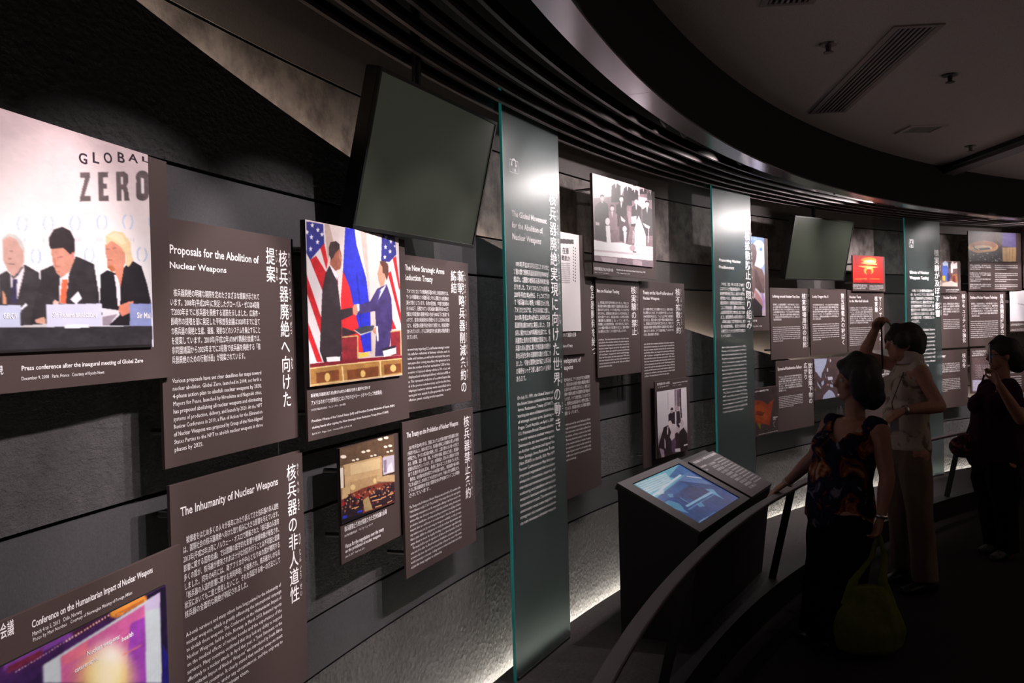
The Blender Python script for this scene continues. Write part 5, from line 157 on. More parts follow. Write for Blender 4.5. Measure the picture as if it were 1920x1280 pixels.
def empty(name,loc,label=None,cat=None,group=None,kind=None,rot=0):
    o=bpy.data.objects.new(name,None); COL.objects.link(o); o.location=loc; o.rotation_euler=(0,0,rot); o.empty_display_size=.1
    return tag(o,label,cat,group,kind)
def mesh(name,V,F,smooth=False):
    me=bpy.data.meshes.new(name); me.from_pydata([tuple(v) for v in V],[],F); me.update()
    if smooth: me.polygons.foreach_set('use_smooth',[True]*len(me.polygons))
    return me
def boxm(name,x0,x1,y0,y1,z0,z1,bev=0):
    bm=bmesh.new(); bmesh.ops.create_cube(bm,size=1)
    for v in bm.verts: v.co=Vector(((x0+x1)/2+v.co.x*(x1-x0),(y0+y1)/2+v.co.y*(y1-y0),(z0+z1)/2+v.co.z*(z1-z0)))
    if bev: bmesh.ops.bevel(bm,geom=list(bm.edges),offset=bev,segments=2,affect='EDGES',profile=.5)
    me=bpy.data.meshes.new(name); bm.to_mesh(me); bm.free(); return me
def ring(name,prof,t0=TMIN,t1=TMAX,n=180,smooth=True):
    """sweep a closed (radius, height) profile round the gallery circle"""
    V=[];F=[];k=len(prof); ts=np.linspace(t0,t1,n)
    for t in ts:
        for (R,z) in prof: V.append(cyl(R,t,z))
    for i in range(n-1):
        for j in range(k):
            a=i*k+j;b=i*k+(j+1)%k; F.append((a,b,b+k,a+k))
    F.append(tuple(range(k))[::-1]); F.append(tuple((n-1)*k+j for j in range(k)))
    me=mesh(name,V,F)
    bm=bmesh.new(); bm.from_mesh(me); bmesh.ops.recalc_face_normals(bm,faces=bm.faces); bm.to_mesh(me); bm.free(); return me
def rectprof(R0,R1,z0,z1): return [(R0,z0),(R1,z0),(R1,z1),(R0,z1)]
def tube(pts,r,seg=8,caps=True):
    V=[];F=[];pts=[Vector(p) for p in pts]; n=len(pts); rs=r if isinstance(r,(list,tuple)) else [r]*n
    up=Vector((0,0,1))
    for i,p in enumerate(pts):
        d=(pts[min(i+1,n-1)]-pts[max(i-1,0)]).normalized(); a=d.cross(up if abs(d.z)<.95 else Vector((1,0,0))).normalized(); b=d.cross(a)
        for j in range(seg):
            q=2*math.pi*j/seg; V.append(p+(a*math.cos(q)+b*math.sin(q))*rs[i])
    for i in range(n-1):
        for j in range(seg):
            F.append((i*seg+j,i*seg+(j+1)%seg,(i+1)*seg+(j+1)%seg,(i+1)*seg+j))
    if caps: F.append(tuple(range(seg))[::-1]); F.append(tuple((n-1)*seg+j for j in range(seg)))
    return V,F
def join(parts):
    V=[];F=[]
    for v,f in parts:
        o=len(V); V+=list(v); F+=[tuple(i+o for i in q) for q in f]
    return V,F
# ---------------- floors, ceiling, curved wall ----------------
def annulus(R0,R1,z,name,n=120,t0=TMIN,t1=TMAX,th=.03):
    return ring(name,rectprof(R0,R1,z-th,z),t0,t1,n)
put('floor',boxm('floor',-3.0,16,-5.3,14.5,-.12,0),M['carpet'],kind='structure')
pf=put('floor_platform',ring('floor_platform',rectprof(11.80,12.592,-1.75,-1.6)),M['platform'],kind='structure')
put('trim_2',ring('curb',rectprof(11.775,11.90,-1.75,-1.585)),M['curb'],kind='structure')
# visitors' ceiling: disc sector inside the fascia
V=[Vector((CX,CY,1.32+EYE)),Vector((CX,CY,1.38+EYE))];F=[];n=140
ts=np.linspace(TMIN,TMAX,n)
for t in ts: V+= [cyl(11.76,t,1.32),cyl(11.76,t,1.38)]
for i in range(n-1):
    a=2+2*i; F+=[(0,a,a+2),(1,a+3,a+1),(a,a+1,a+3,a+2)]
put('ceiling',mesh('ceiling',V,F),M['tile'],kind='structure')
put('trim_7',ring('ceiling_void',rectprof(11.86,12.95,1.36,1.40)),M['void'],kind='structure')
put('trim_1',ring('fascia',rectprof(11.755,11.86,.952,1.36)),M['fascia'],kind='structure')
sf=empty('trim_3',cyl(11.8,.6,.95),kind='structure')
k=0
t=TMIN
while t<TMAX:   # polished strip in bent lengths with fine butt joints
    t1=min(t+.118,TMAX); o=put('soffit_strip',ring('soffit_strip',rectprof(11.755,11.862,.943,.951),t+.0002,t1,14),M['soffit'],sf); o.matrix_parent_inverse=sf.matrix_basis.inverted(); t=t1
lv=empty('trim_4',cyl(12.2,.6,1.0),kind='structure')
for i in range(6):
    R=12.03+.098*i
    o=put('louvre_slat',ring('louvre_slat',rectprof(R,R+.016,.985,1.03),n=150),M['slat'],lv); o.matrix_parent_inverse=lv.matrix_basis.inverted()
# wall courses
def zdiag(t): return .798-2.11*(t-.25)
def course(z0,z1,R0,R1,clip,t0=TMIN,t1=TMAX,n=420):
    V=[];F=[];prev=None
    for t in np.linspace(t0,t1,n):
        zt=z1
        if clip: zt=min(z1,zdiag(t))
        if zt<=z0+.0005: 
            if prev is not None:
                # close exactly where the sloping edge meets the bottom of the course
                tt=.25+(.798-z0)/2.11; zt=z0+.0005; t=tt
            else: continue
        cur=len(V); V+=[cyl(R0,t,z0),cyl(R0,t,zt),cyl(R1,t,zt),cyl(R1,t,z0)]
        if prev is not None:
            for j in range(4):
                a=prev+j;b=prev+(j+1)%4; F.append((a,b,b+4,a+4))
        else: F.append((cur+3,cur+2,cur+1,cur))
        prev=cur
        if zt==z0+.0005: break
    F.append((prev,prev+1,prev+2,prev+3))
    me=mesh('course',V,F); bm=bmesh.new(); bm.from_mesh(me); bmesh.ops.recalc_face_normals(bm,faces=bm.faces); bm.to_mesh(me); bm.free(); return me
g=.005
wl=empty('wall_left',cyl(RW,.6,-1.75),kind='structure')
def wpart(nm,me,m):
    o=put(nm,me,m,wl); o.matrix_parent_inverse=wl.matrix_basis.inverted(); return o
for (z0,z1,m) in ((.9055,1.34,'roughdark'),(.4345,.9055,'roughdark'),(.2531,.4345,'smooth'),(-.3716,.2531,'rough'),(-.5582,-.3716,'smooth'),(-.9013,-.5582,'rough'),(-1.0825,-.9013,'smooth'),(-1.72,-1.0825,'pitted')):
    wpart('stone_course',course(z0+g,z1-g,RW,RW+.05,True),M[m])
wpart('stone_plinth',course(-1.75,-1.72,RW+.002,RW+.05,False),M['void'])
for (z0,z1,m) in ((.9055,1.40,'backsmooth'),(.4594,.9055,'concrete'),(.2643,.4594,'backdark'),(-.36,.2643,'backsmooth'),(-1.0,-.36,'backsmooth'),(-1.75,-1.0,'backdark')):
    wpart('back_course',course(z0+g,z1-g,RB,RB+.03,False),M[m])
wpart('backing_sheet',ring('backing',rectprof(RB+.03,RB+.06,-1.75,1.4)),M['void'])
# backing behind the front skin, stops short of its sloping top edge
def backing():
    V=[];F=[];ts=np.linspace(TMIN,1.5,200)
    for t in ts:
        zt=min(1.3,zdiag(t)-.006); zt=max(zt,-1.74)
        V+=[cyl(RW+.022,t,-1.75),cyl(RW+.022,t,zt),cyl(RW+.048,t,zt),cyl(RW+.048,t,-1.75)]
    for i in range(len(ts)-1):
        for j in range(4):
            a=4*i+j;b=4*i+(j+1)%4; F.append((a,b,b+4,a+4))
    return mesh('backing',V,F)
wpart('joint_backing',backing(),M['void'])
# LED line lying behind the sloping edge, shining up the back wall
V=[];F=[];ts=np.linspace(.0,1.2,120)
for t in ts:
    z=zdiag(t)-.035; V+=[cyl(RW+.053,t,z),cyl(RW+.070,t,z),cyl(RW+.070,t,z-.012),cyl(RW+.053,t,z-.012)]
for i in range(len(ts)-1):
    for j in range(4):
        a=4*i+j;b=4*i+(j+1)%4; F.append((a,a+4,b+4,b))
put('light_strip',mesh('led',V,F),M['ledside'],label='slim warm light line hidden behind the sloping top edge of the stone wall',cat='light strip')
put('light_strip',ring('led_floor',rectprof(12.594,12.606,-1.655,-1.645),n=150),M['led'],label='slim cool light line in the floor slot at the foot of the stone wall',cat='light strip')
# ---------------- text ----------------
TXT=[]     # (board index, string, kind, rect, colour, bold)
def isjp(s): return any(ord(c)>0x2fff for c in s)
def glyph_sources(items):
    """turn every distinct string into a flat mesh once"""
    keys=[];objs=[]
    for s,b in sorted(items):
        cu=bpy.data.curves.new('t','FONT'); cu.body=s; cu.size=1; cu.resolution_u=3 if len(s)<3 else (2 if len(s)<60 else 1); cu.fill_mode='BOTH' if False else 'BOTH'
        cu.offset=(.008 if isjp(s) else .014) if b else .0
        o=bpy.data.objects.new('t',cu); COL.objects.link(o); keys.append((s,b)); objs.append(o)
    bpy.context.view_layer.update(); dg=bpy.context.evaluated_depsgraph_get(); out={}
    for kx,o in zip(keys,objs):
        me=bpy.data.meshes.new_from_object(o.evaluated_get(dg),depsgraph=dg)
        n=len(me.vertices); co=np.empty(n*3,np.float32); me.vertices.foreach_get('co',co); co=co.reshape(-1,3)[:,:2].copy() if n else np.zeros((0,2))
        me.calc_loop_triangles(); tr=np.empty(len(me.loop_triangles)*3,np.int32); me.loop_triangles.foreach_get('vertices',tr)
        out[kx]=(co,tr.reshape(-1,3)); bpy.data.meshes.remove(me)
    for o in objs:
        c=o.data; bpy.data.objects.remove(o); bpy.data.curves.remove(c)
    return out
def isjp(s): return any(ord(c)>0x2fff for c in s)
def place_text(glyphs,s,bold,x0,x1,ytop,ybase,fit=True,maxfit=None):
    co,tr=glyphs[(s,bold)]
    if not len(co): return None
    h=ybase-ytop
    mx=co[:,0].max()
    if isjp(s): sy=h/.82; yb=ybase-.06*sy
    else: sy=h/.73; yb=ybase
    sx=(x1-x0)/max(mx,1e-6) if fit else sy
    if maxfit: sx=min(sx,maxfit*sy)
    return np.c_[x0+co[:,0]*sx, yb-co[:,1]*sy],tr
def raster(nx,ny,bg,ops):
    """paint flat print colours on a grid of nx by ny points"""
    yy,xx=np.mgrid[0:ny,0:nx]; X=xx/(nx-1); Y=yy/(ny-1); asp=1.0
    img=np.empty((ny,nx,3)); img[:]=np.array(bg,float)
    def fillpoly(pts,c):
        P=np.array(pts,float); x0,y0=P.min(0); x1,y1=P.max(0)
        i0=max(0,int(x0*(nx-1))-1); i1=min(nx,int(x1*(nx-1))+3); j0=max(0,int(y0*(ny-1))-1); j1=min(ny,int(y1*(ny-1))+3)
        if i1<=i0 or j1<=j0: return
        x=X[j0:j1,i0:i1]; y=Y[j0:j1,i0:i1]; ins=np.zeros(x.shape,bool); m=len(P)
        for a in range(m):
            xa,ya=P[a]; xb,yb=P[(a+1)%m]
            if ya==yb: continue
            c1=(ya>y)!=(yb>y); ins^=c1&(x<(xb-xa)*(y-ya)/(yb-ya)+xa)
        img[j0:j1,i0:i1][ins]=c
    for o in ops:
        k=o[0]
        if k=='p': fillpoly(o[2],o[1])
        elif k=='e':
            x,y,ax,ay,bx,by=o[2]; fillpoly([(x+ax*math.cos(q)+bx*math.sin(q),y+ay*math.cos(q)+by*math.sin(q)) for q in [i*math.pi/12 for i in range(24)]],o[1])
        elif k=='l':
            pts=o[2]; w=o[3]/2
            for a,b in zip(pts[:-1],pts[1:]):
                r=nx/ny; dx=(b[0]-a[0])*r; dy=(b[1]-a[1]); l=math.hypot(dx,dy)+1e-9; px=-dy/l*w; py=dx/l*w*r
                fillpoly([(a[0]+px,a[1]+py),(b[0]+px,b[1]+py),(b[0]-px,b[1]-py),(a[0]-px,a[1]-py)],o[1])
        elif k=='vg':
            st=o[1]
            for (ya,ca),(yb,cb) in zip(st[:-1],st[1:]):
                m=(Y>=ya)&(Y<=yb); f=((Y-ya)/(yb-ya+1e-9))[...,None]; g_=np.array(ca)*(1-f)+np.array(cb)*f; img[m]=g_[m]
        elif k=='r':
            x,y,ax,ay,bx,by=o[2]; det=ax*by-ay*bx; dx=X-x; dy=Y-y; a_=(dx*by-dy*bx)/det; b_=(dy*ax-dx*ay)/det; w_=np.clip(1-np.sqrt(a_*a_+b_*b_),0,1); w_=(w_*w_*(3-2*w_))[...,None]; img=img*(1-w_)+np.array(o[1],float)*w_
        elif k=='b':
            for _ in range(int(o[1])):
                p_=np.pad(img,((1,1),(1,1),(0,0)),'edge')
                img=(p_[1:-1,1:-1]*4+p_[:-2,1:-1]*2+p_[2:,1:-1]*2+p_[1:-1,:-2]*2+p_[1:-1,2:]*2+p_[:-2,:-2]+p_[2:,2:]+p_[:-2,2:]+p_[2:,:-2])/16
    # print grain and soft tonal variation inside the photographs
    rs=np.random.RandomState(nx*7+ny)
    def soft(k):
        gx=max(2,nx//k);gy=max(2,ny//k); a=rs.rand(gy+1,gx+1); xi=X*(gx-1e-3); yi=Y*(gy-1e-3); x0=xi.astype(int); y0=yi.astype(int); fx=xi-x0; fy=yi-y0; fx=fx*fx*(3-2*fx); fy=fy*fy*(3-2*fy)
        return (a[y0,x0]*(1-fx)+a[y0,x0+1]*fx)*(1-fy)+(a[y0+1,x0]*(1-fx)+a[y0+1,x0+1]*fx)*fy-.5
    if nx>60:
        dark=1-img.mean(2)/255
        n=(soft(18)*.30+soft(7)*.26+soft(3)*.18)*(.01+1.0*dark**1.4)
        img=img*(1+n[...,None])+(n*14*dark)[...,None]
    return np.clip(img,0,255)
def print_mesh(name,img,P00,ex,ey,w,h):
    """grid mesh with one print colour per point; ex right, ey down"""
    ny,nx,_=img.shape; u=np.linspace(0,w,nx); v=np.linspace(0,h,ny)
    P=np.array(P00)[None,None]+u[None,:,None]*np.array(ex)+v[:,None,None]*np.array(ey)
    me=bpy.data.meshes.new(name); N=nx*ny; me.vertices.add(N); me.vertices.foreach_set('co',P.reshape(-1).astype(np.float32))
    idx=np.arange(N).reshape(ny,nx); q=np.stack([idx[:-1,:-1],idx[1:,:-1],idx[1:,1:],idx[:-1,1:]],-1).reshape(-1,4)
    me.loops.add(q.size); me.loops.foreach_set('vertex_index',q.reshape(-1).astype(np.int32)); me.polygons.add(len(q)); me.polygons.foreach_set('loop_start',(np.arange(len(q))*4).astype(np.int32)); me.polygons.foreach_set('loop_total',np.full(len(q),4,np.int32)); me.update(calc_edges=True)
    c=np.clip(img.reshape(-1,3)/255,0,1); l=np.where(c<=.04045,c/12.92,((c+.055)/1.055)**2.4); l=np.clip(l*PRINT_GAIN,0,.95)
    at=me.color_attributes.new('print','FLOAT_COLOR','POINT'); at.data.foreach_set('color',np.c_[l,np.ones(N)].reshape(-1).astype(np.float32)); return me
PRINT_GAIN=.80
need=set()
for b in BOARDS:
    for it in b[5]:
        if it[0]=='H': need.add((it[1],it[4]))
        elif it[0]=='B':
            for s in it[1]: need.add((s,0))
        elif it[0]=='V':
            for c in it[1]: need.add((c,1))
            for c in (it[3] or []):
                if c: need.add((c,0))
        elif it[0]=='I': need.add((it[1],1))
KI=['核兵器のない地帯(非核兵器地帯)','Nuclear-Weapon-Free','Zones']
for s in KI: need.add((s,1))
GL=glyph_sources(need)
def flat_text(name,chunks,P00,ex,ey,off):
    """chunks in board coordinates -> one mesh lying just proud of the plate"""
    Vs=[];Ts=[];n=0
    for co,tr in chunks:
        Vs.append(np.array(P00)[None]+co[:,:1]*np.array(ex)+co[:,1:]*np.array(ey)+np.array(off)); Ts.append(tr+n); n+=len(co)
    if not Vs: return None
    V=np.concatenate(Vs); T=np.concatenate(Ts); me=bpy.data.meshes.new(name); me.vertices.add(len(V)); me.vertices.foreach_set('co',V.reshape(-1).astype(np.float32))
    me.loops.add(T.size); me.loops.foreach_set('vertex_index',T.reshape(-1).astype(np.int32)); me.polygons.add(len(T)); me.polygons.foreach_set('loop_start',(np.arange(len(T))*3).astype(np.int32)); me.polygons.foreach_set('loop_total',np.full(len(T),3,np.int32)); me.update(calc_edges=True); me.validate(); return me
def localbox(x0,x1,z0,z1,y0,y1,bev=0): return boxm('b',x0,x1,y0,y1,z0,z1,bev)
BO={}
for (key,label,kind,(t0,t1,z0,z1,off),th,items) in BOARDS:
    Rb=RW-off; A=cyl(Rb,t0,z1); B=cyl(Rb,t1,z1); e=(B-A).normalized(); w=(B-A).length; h=z1-z0
    rot=math.atan2(e.y,e.x)      # local x along the plate, local -y towards the visitors
    if kind=='glass': root=empty('glass_panel',A-Vector((0,0,h)),label,'glass panel','tall frosted glass title panels',rot=rot)
    else: root=empty('exhibit_board',A-Vector((0,0,h)),label,'board','exhibit boards mounted along the curved wall',rot=rot)
    BO[key]=root
    # local coordinates: x right, y into the wall, z up from the lower edge
    if kind=='glass':
        put('pane',boxm('pane',0.004,w,0,th,0.0,h,.0008),M['glass'],root); put('edge_band',boxm('edge',-.001,.0035,-.0005,th+.0005,0,h),M['glassedge'],root,label='teal polished glass edge with painted-in glow')
        put('floor_shoe',boxm('shoe',.02,w-.02,-.006,th+.006,-.001,.012),M['post'],root)
    else:
        put('panel',boxm('panel',0,w,0,th,0,h,.0006),M['board'],root)
        for (px,pz) in ((.06,.08),(w-.06,.08),(.06,h-.08),(w-.06,h-.08)):
            Vv,Ff=tube([(px,th-.001,pz),(px,off+.004,pz)],.008,8); put('standoff',mesh('standoff',Vv,Ff),M['steel'],root)
    ex=(1,0,0); ey=(0,0,-1); P00=(0,0,h)
    wch=[];kch=[];hasphoto=[]
    for it in items:
        if it[0]=='P':
            _,(u0,v0,u1,v1),bg,ops,res,proud=it; hasphoto.append((u0,v0,u1,v1,proud))
            img=raster(res[0],res[1],bg,ops); y=-proud-.0006
            if proud>0: put('photo_mount',boxm('mount',u0,u1,-proud,.0,h-v1,h-v0),M['tvcase'],root)
            put('photo_print',print_mesh('photo',img,(u0,y,h-v0),ex,ey,u1-u0,v1-v0),M['photo'],root)
    pr=0
    for it in items:
        if it[0]=='H':
            _,s,(x0,yt,x1,yb),colr,bold=it
            c=place_text(GL,s,bold,x0,x1,yt,yb)
            if c is None: continue
            d=0
            for (u0,v0,u1,v1,p_) in hasphoto:
                if u0-.02<x0<u1 and v0<(yt+yb)/2<v1: d=p_+.0006
            (kch if colr=='k' else wch).append((c,d))
        elif it[0]=='B':
            _,lines,(x0,yt,x1,yb),last,jp_,colr=it; n=len(lines); f=.70 if jp_ else .60
            pitch=(yb-yt)/(n-1+f) if n>1 else (yb-yt)/f
            for i,s in enumerate(lines):
                ind=0
                if s[0]=='　': s2=s; ind=1
                y1=yt+i*pitch; y2=y1+pitch*f; xr=x1 if i<n-1 else x0+(x1-x0)*last
                if s[0]=='　':
                    co,tr=GL[(s,0)]; mx=co[:,0].max(); 
                c=place_text(GL,s,0,x0,xr,y1,y2)
                if c is not None: wch.append((c,0))
        elif it[0]=='V':
            _,s,(xc,yt,wd_,yb),ruby,colr=it; n=len(s); cell=(yb-yt)/n
            for i,ch in enumerate(s):
                co,tr=GL[(ch,1)]
                if not len(co): continue
                sx=wd_/.94; sy=cell*.93/.94; 
                X=xc-wd_/2+(co[:,0]-.03)*sx; Y=yt+cell*i+cell*.93-(co[:,1]+.10)*sy
                if ch=='ー': # the long vowel mark turns upright in vertical setting
                    X=xc+(co[:,1]-.38)*sx; Y=yt+cell*i+cell*.5+(co[:,0]-.5)*sy
                wch.append(((np.c_[X,Y],tr),0))
                if ruby and ruby[i]:
                    r_=ruby[i]; co,tr=GL[(r_,0)]; m=len(r_)
                    for q in range(m): pass
                    # ruby reads downwards: stack the small kana
                    sel=np.clip((co[:,0]).astype(int),0,m-1); rs=.24
                    xx_=co[:,0]-sel; X=xc+wd_*.60+xx_*wd_*rs; Y=yt+cell*i+(sel+ .9-co[:,1])*cell*.9/m*.9
                    wch.append(((np.c_[X,Y],tr),0))
        elif it[0]=='I':
            _,s,(x0,y0,x1,y1)=it; wI=x1-x0; hI=y1-y0; q=.035*wI
            def rect(a,b,c_,d): return (np.array([(a,b),(c_,b),(c_,d),(a,d)]),np.array([(0,1,2),(0,2,3)]))
            for R_ in ((x0,y0,x1,y0+q),(x0,y1-q,x1,y1),(x0,y0,x0+q,y1),(x1-q,y0,x1,y1)): wch.append((rect(*R_),0))
            pts=[];cx_=(x0+x1)/2;cy_=y0+hI*.32;r1=wI*.27;r2=wI*.21
            for k_ in range(13):
                a_=math.pi*(1+k_/12); pts+= [(cx_+r1*math.cos(a_),cy_+r1*math.sin(a_)*1.1),(cx_+r2*math.cos(a_),cy_+r2*math.sin(a_)*1.1)]
            wch.append(((np.array(pts),np.array([t_ for k_ in range(12) for t_ in ((2*k_,2*k_+1,2*k_+2),(2*k_+1,2*k_+3,2*k_+2))])),0))
            for sg in (-1,1): wch.append((rect(cx_+sg*wI*.25-wI*.06,cy_,cx_+sg*wI*.25+wI*.06,cy_+hI*.17),0))
            c=place_text(GL,s,1,x0+wI*.28,x1-wI*.28,y0+hI*.64,y1-hI*.12); wch.append((c,0))
    def shift(lst):
        out=[]
        for (co,tr),d in lst: out.append((co,tr,d))
        return out
    for lst,mt,nm in ((wch,'white','lettering'),(kch,'inkblack','dark_lettering')):
        byd={}
        for (co,tr),d in lst: byd.setdefault(round(d,5),[]).append((co,tr))
        for d,ch in byd.items():
            me=flat_text(nm,ch,P00,ex,ey,(0,-d-.0006,0))
            if me: put(nm,me,M[mt],root,kind='stuff')
# ---------------- hanging screens ----------------
def tv(pos,yaw,tilt,w,h,label):
    root=empty('hanging_screen',(pos[0],pos[1],pos[2]+EYE),label,'screen','blank screens hung from the louvred ceiling')
    root.rotation_euler=(-tilt,0,yaw) ; root.rotation_mode='XYZ'
    # local: x right, y away from viewer, z up ; top leans towards the viewer
    R_=Matrix.Rotation(yaw,4,'Z')@Matrix.Rotation(tilt,4,'X'); root.rotation_euler=R_.to_euler()
    put('casing',boxm('casing',-w/2-.012,w/2+.012,.004,.055,-h/2-.014,h/2+.014,.004),M['tvcase'],root)
    fr=[]
    for a in ((-w/2-.012,w/2+.012,-h/2-.014,-h/2),(-w/2-.012,w/2+.012,h/2,h/2+.012),(-w/2-.012,-w/2,-h/2,h/2),(w/2,w/2+.012,-h/2,h/2)):
        put('bezel',boxm('bezel',a[0],a[1],-.004,.006,a[2],a[3],.001),M['tvcase'],root)
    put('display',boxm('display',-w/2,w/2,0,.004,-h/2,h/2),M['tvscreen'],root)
    put('mount_plate',boxm('plate',-.12,.12,.055,.075,-.12,.12,.003),M['post'],root)
    inv=R_.to_3x3().inverted(); top=inv@Vector((0,0,1.35-pos[2]))
    Vv,Ff=tube([(0,.07,.05),Vector((0,.07,.05))+inv@Vector((0,0,1.30-pos[2]))],.018,10); put('hanger_pole',mesh('pole',Vv,Ff,True),M['post'],root)
    return root
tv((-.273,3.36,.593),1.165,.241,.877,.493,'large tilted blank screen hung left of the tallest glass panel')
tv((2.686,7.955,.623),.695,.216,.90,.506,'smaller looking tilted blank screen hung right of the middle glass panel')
# ---------------- spot lamp fixtures above the louvres ----------------
fx_me=None
for i,(t,ta,za,w_,s_) in enumerate(LAMPS):
    p=cyl(LAMP_R,t,LAMP_Z); aim=cyl(RW,ta,za); d=(aim-p).normalized()
    pos='near' if t<.45 else 'far'
    root=empty('spotlight',p,'small black spotlight tucked in the slot between the polished strip and the louvres','spotlight','spotlights hidden above the louvres')
    back=-d
    Vv,Ff=tube([back*.02,back*.09],[.026,.022],12,True); put('lamp_body',mesh('body',Vv,Ff,True),M['lampcase'],root)
    Vv,Ff=tube([back*.08,Vector((0,0,.25))],.007,6); put('stem',mesh('stem',Vv,Ff),M['lampcase'],root)
for i,(t,ta,za,w_) in enumerate(WASH):
    p=cyl(WASH_R,t,WASH_Z); d=(cyl(RW,ta,za)-p).normalized(); back=-d
    root=empty('spotlight',p,'black wall washing spotlight on the visitors side ceiling, outside the view','spotlight','spotlights on the visitors side ceiling')
    Vv,Ff=tube([back*.03,back*.05],[.045,.04],14); put('lamp_body',mesh('body',Vv,Ff),M['lampcase'],root)
# ---------------- handrail ----------------
hr=empty('handrail',cyl(11.70,.6,-1.6),'long curved grey flat handrail on slanted black posts along the exhibit platform','handrail')
def hput(nm,me,m):
    o=put(nm,me,m,hr); o.matrix_parent_inverse=hr.matrix_basis.inverted(); return o
hput('top_rail',ring('top_rail',[(11.672,-1.018),(11.728,-1.018),(11.731,-1.012),(11.731,-1.003),(11.726,-1.0),(11.674,-1.0),(11.669,-1.003),(11.669,-1.012)],-.25,1.5,200),M['rail'])
for t in (.02,.143,.286,.4293,.5958,.738,.8807,1.023,1.166,1.31):
    ta=np.array([math.sin(t),math.cos(t),0]); rd_=np.array([math.cos(t),-math.sin(t),0])
    b=np.array(cyl(11.845,t,-1.588)); c=np.array(cyl(11.71,t,-1.016)); V=[]
    for P,sx in ((b,.022),(c,.022)):
        for a_,r_ in ((-1,-1),(1,-1),(1,1),(-1,1)): V.append(P+ta*a_*.008+rd_*r_*sx)
    hput('post',mesh('post',V,[(0,1,2,3),(7,6,5,4),(0,4,5,1),(1,5,6,2),(2,6,7,3),(3,7,4,0)]),M['post'])
# ---------------- kiosks ----------------
def kiosk(th,A,label,screen_on=True):
    tg=Vector((.48293202,.87565784,0)); base=math.atan2(tg.y,tg.x)
    d=th-.4862; rot=base-d
    root=empty('display_kiosk',A,label,'kiosk',rot=rot)
    # local x along the wall, local -y towards the visitors, z up from the platform
    L=1.515
    prof=[(0.0,0.0),(-.36,0.0),(-.425,.555),(-.425,.560),(-.0,.770)]
    V=[(x,y,z) for x in (.004,L) for (y,z) in prof]; n=len(prof)
    F=[tuple(range(n)),tuple(range(2*n-1,n-1,-1))]+[(i,i+n,(i+1)%n+n,(i+1)%n) for i in range(n)]
    me=mesh('cabinet',V,F); bm=bmesh.new(); bm.from_mesh(me); bmesh.ops.recalc_face_normals(bm,faces=bm.faces); bm.to_mesh(me); bm.free()
    put('cabinet',me,M['kiosk'],root)
    sl=-.5    # z change per metre towards the visitor
    def P(t,r,dz=0): return Vector((t,-r,.792+sl*r+dz))
    nrm=Vector((0,-.4472,.8944))
    def slab(t0,t1,r0,r1,d0,d1):
        V=[]
        for dd in (d0,d1):
            for (t,r) in ((t0,r0),(t1,r0),(t1,r1),(t0,r1)): V.append(P(t,r)+nrm*dd)
        me=mesh('slab',V,[(0,1,2,3),(7,6,5,4),(0,4,5,1),(1,5,6,2),(2,6,7,3),(3,7,4,0)]); bm=bmesh.new(); bm.from_mesh(me); bmesh.ops.recalc_face_normals(bm,faces=bm.faces); bm.to_mesh(me); bm.free(); return me
    s0,s1,q0,q1=.1145,.8715,.0425,.398
    put('base_plate',slab(0,.965,0,.437,-.035,-.010),M['kiosk'],root)
    for a in ((0,.965,0,q0-.004),(0,.965,q1+.004,.437),(0,s0-.004,q0-.004,q1+.004),(s1+.004,.965,q0-.004,q1+.004)):
        put('screen_frame',slab(*a,-.010,0),M['kiosktop'],root)
    put('screen_gap',slab(s0-.004,s1+.004,q0-.004,q1+.004,-.0095,-.0085),M['tvcase'],root)
    img=raster(300,160,(30,70,135),SCREEN_OPS)
    e1=(1,0,0); e2=tuple(Vector((0,-1,-.5)).normalized()); lr=(q1-q0)*math.sqrt(1.25)
    me=print_mesh('screen',img,P(s0,q0)+nrm*-.004,e1,e2,s1-s0,lr); put('touch_screen',me,M['screen'],root,label='glowing blue display')
    put('text_plate',slab(1.0,1.515,.055,.437,-.035,.002),M['kiosktop'],root,label='brown slanted text plate')
    ch=[]
    # text plate lettering: x runs along the wall, y towards the visitor
    o0=1.0; W_=.515
    ch.append(place_text(GL,KI[0],1,o0+.02,o0+W_-.05,.075*1.118,.095*1.118))
    c0=ch[0]
    def rotz(c,x0,x1,y0,y1,flip=False): return c
    ch=[]
    # the plate is read from the visitors' side: lines run along the wall
    def PT(co): return np.array([[a,b] for a,b in co])
    hh=math.sqrt(1.25)
    co,tr=place_text(GL,KI[0],1,0,.46,0,.020); 
    # title column down the far edge
    ch.append((np.c_[o0+W_-.035+co[:,1]-.02,.075*hh+co[:,0]*.72],tr)) if False else ch.append((np.c_[o0+.03+co[:,0],.065*hh+.006+co[:,1]],tr))
    co,tr=place_text(GL,KI[1],1,0,.115,0,.018); ch.append((np.c_[o0+.02+co[:,0],.115*hh+co[:,1]],tr))
    co,tr=place_text(GL,KI[2],1,0,.04,0,.018); ch.append((np.c_[o0+.02+co[:,0],.145*hh+co[:,1]],tr))
    i=0
    for s in BODY_A:
        c=place_text(GL,s,0,o0+.15,o0+.29,(.125+.028*i)*hh,(.143+.028*i)*hh); i+=1
        if c is not None: ch.append(c)
    i=0
    for s in BODY_B:
        c=place_text(GL,s,0,o0+.31,o0+.49,(.115+.0225*i)*hh,(.127+.0225*i)*hh); i+=1
        if c is not None: ch.append(c)
    P0=P(0,0); me=flat_text('lettering',ch,P0,(1,0,0),e2,nrm*.0032); put('lettering',me,M['white'],root,kind='stuff')
    return root
BODY_A=[s for b in BOARDS if b[0]=='fallout' for it in b[5] if it[0]=='B' and it[4]==1 for s in it[1]]+[s for b in BOARDS if b[0]=='testban' for it in b[5] if it[0]=='B' and it[4]==1 for s in it[1]][:3]
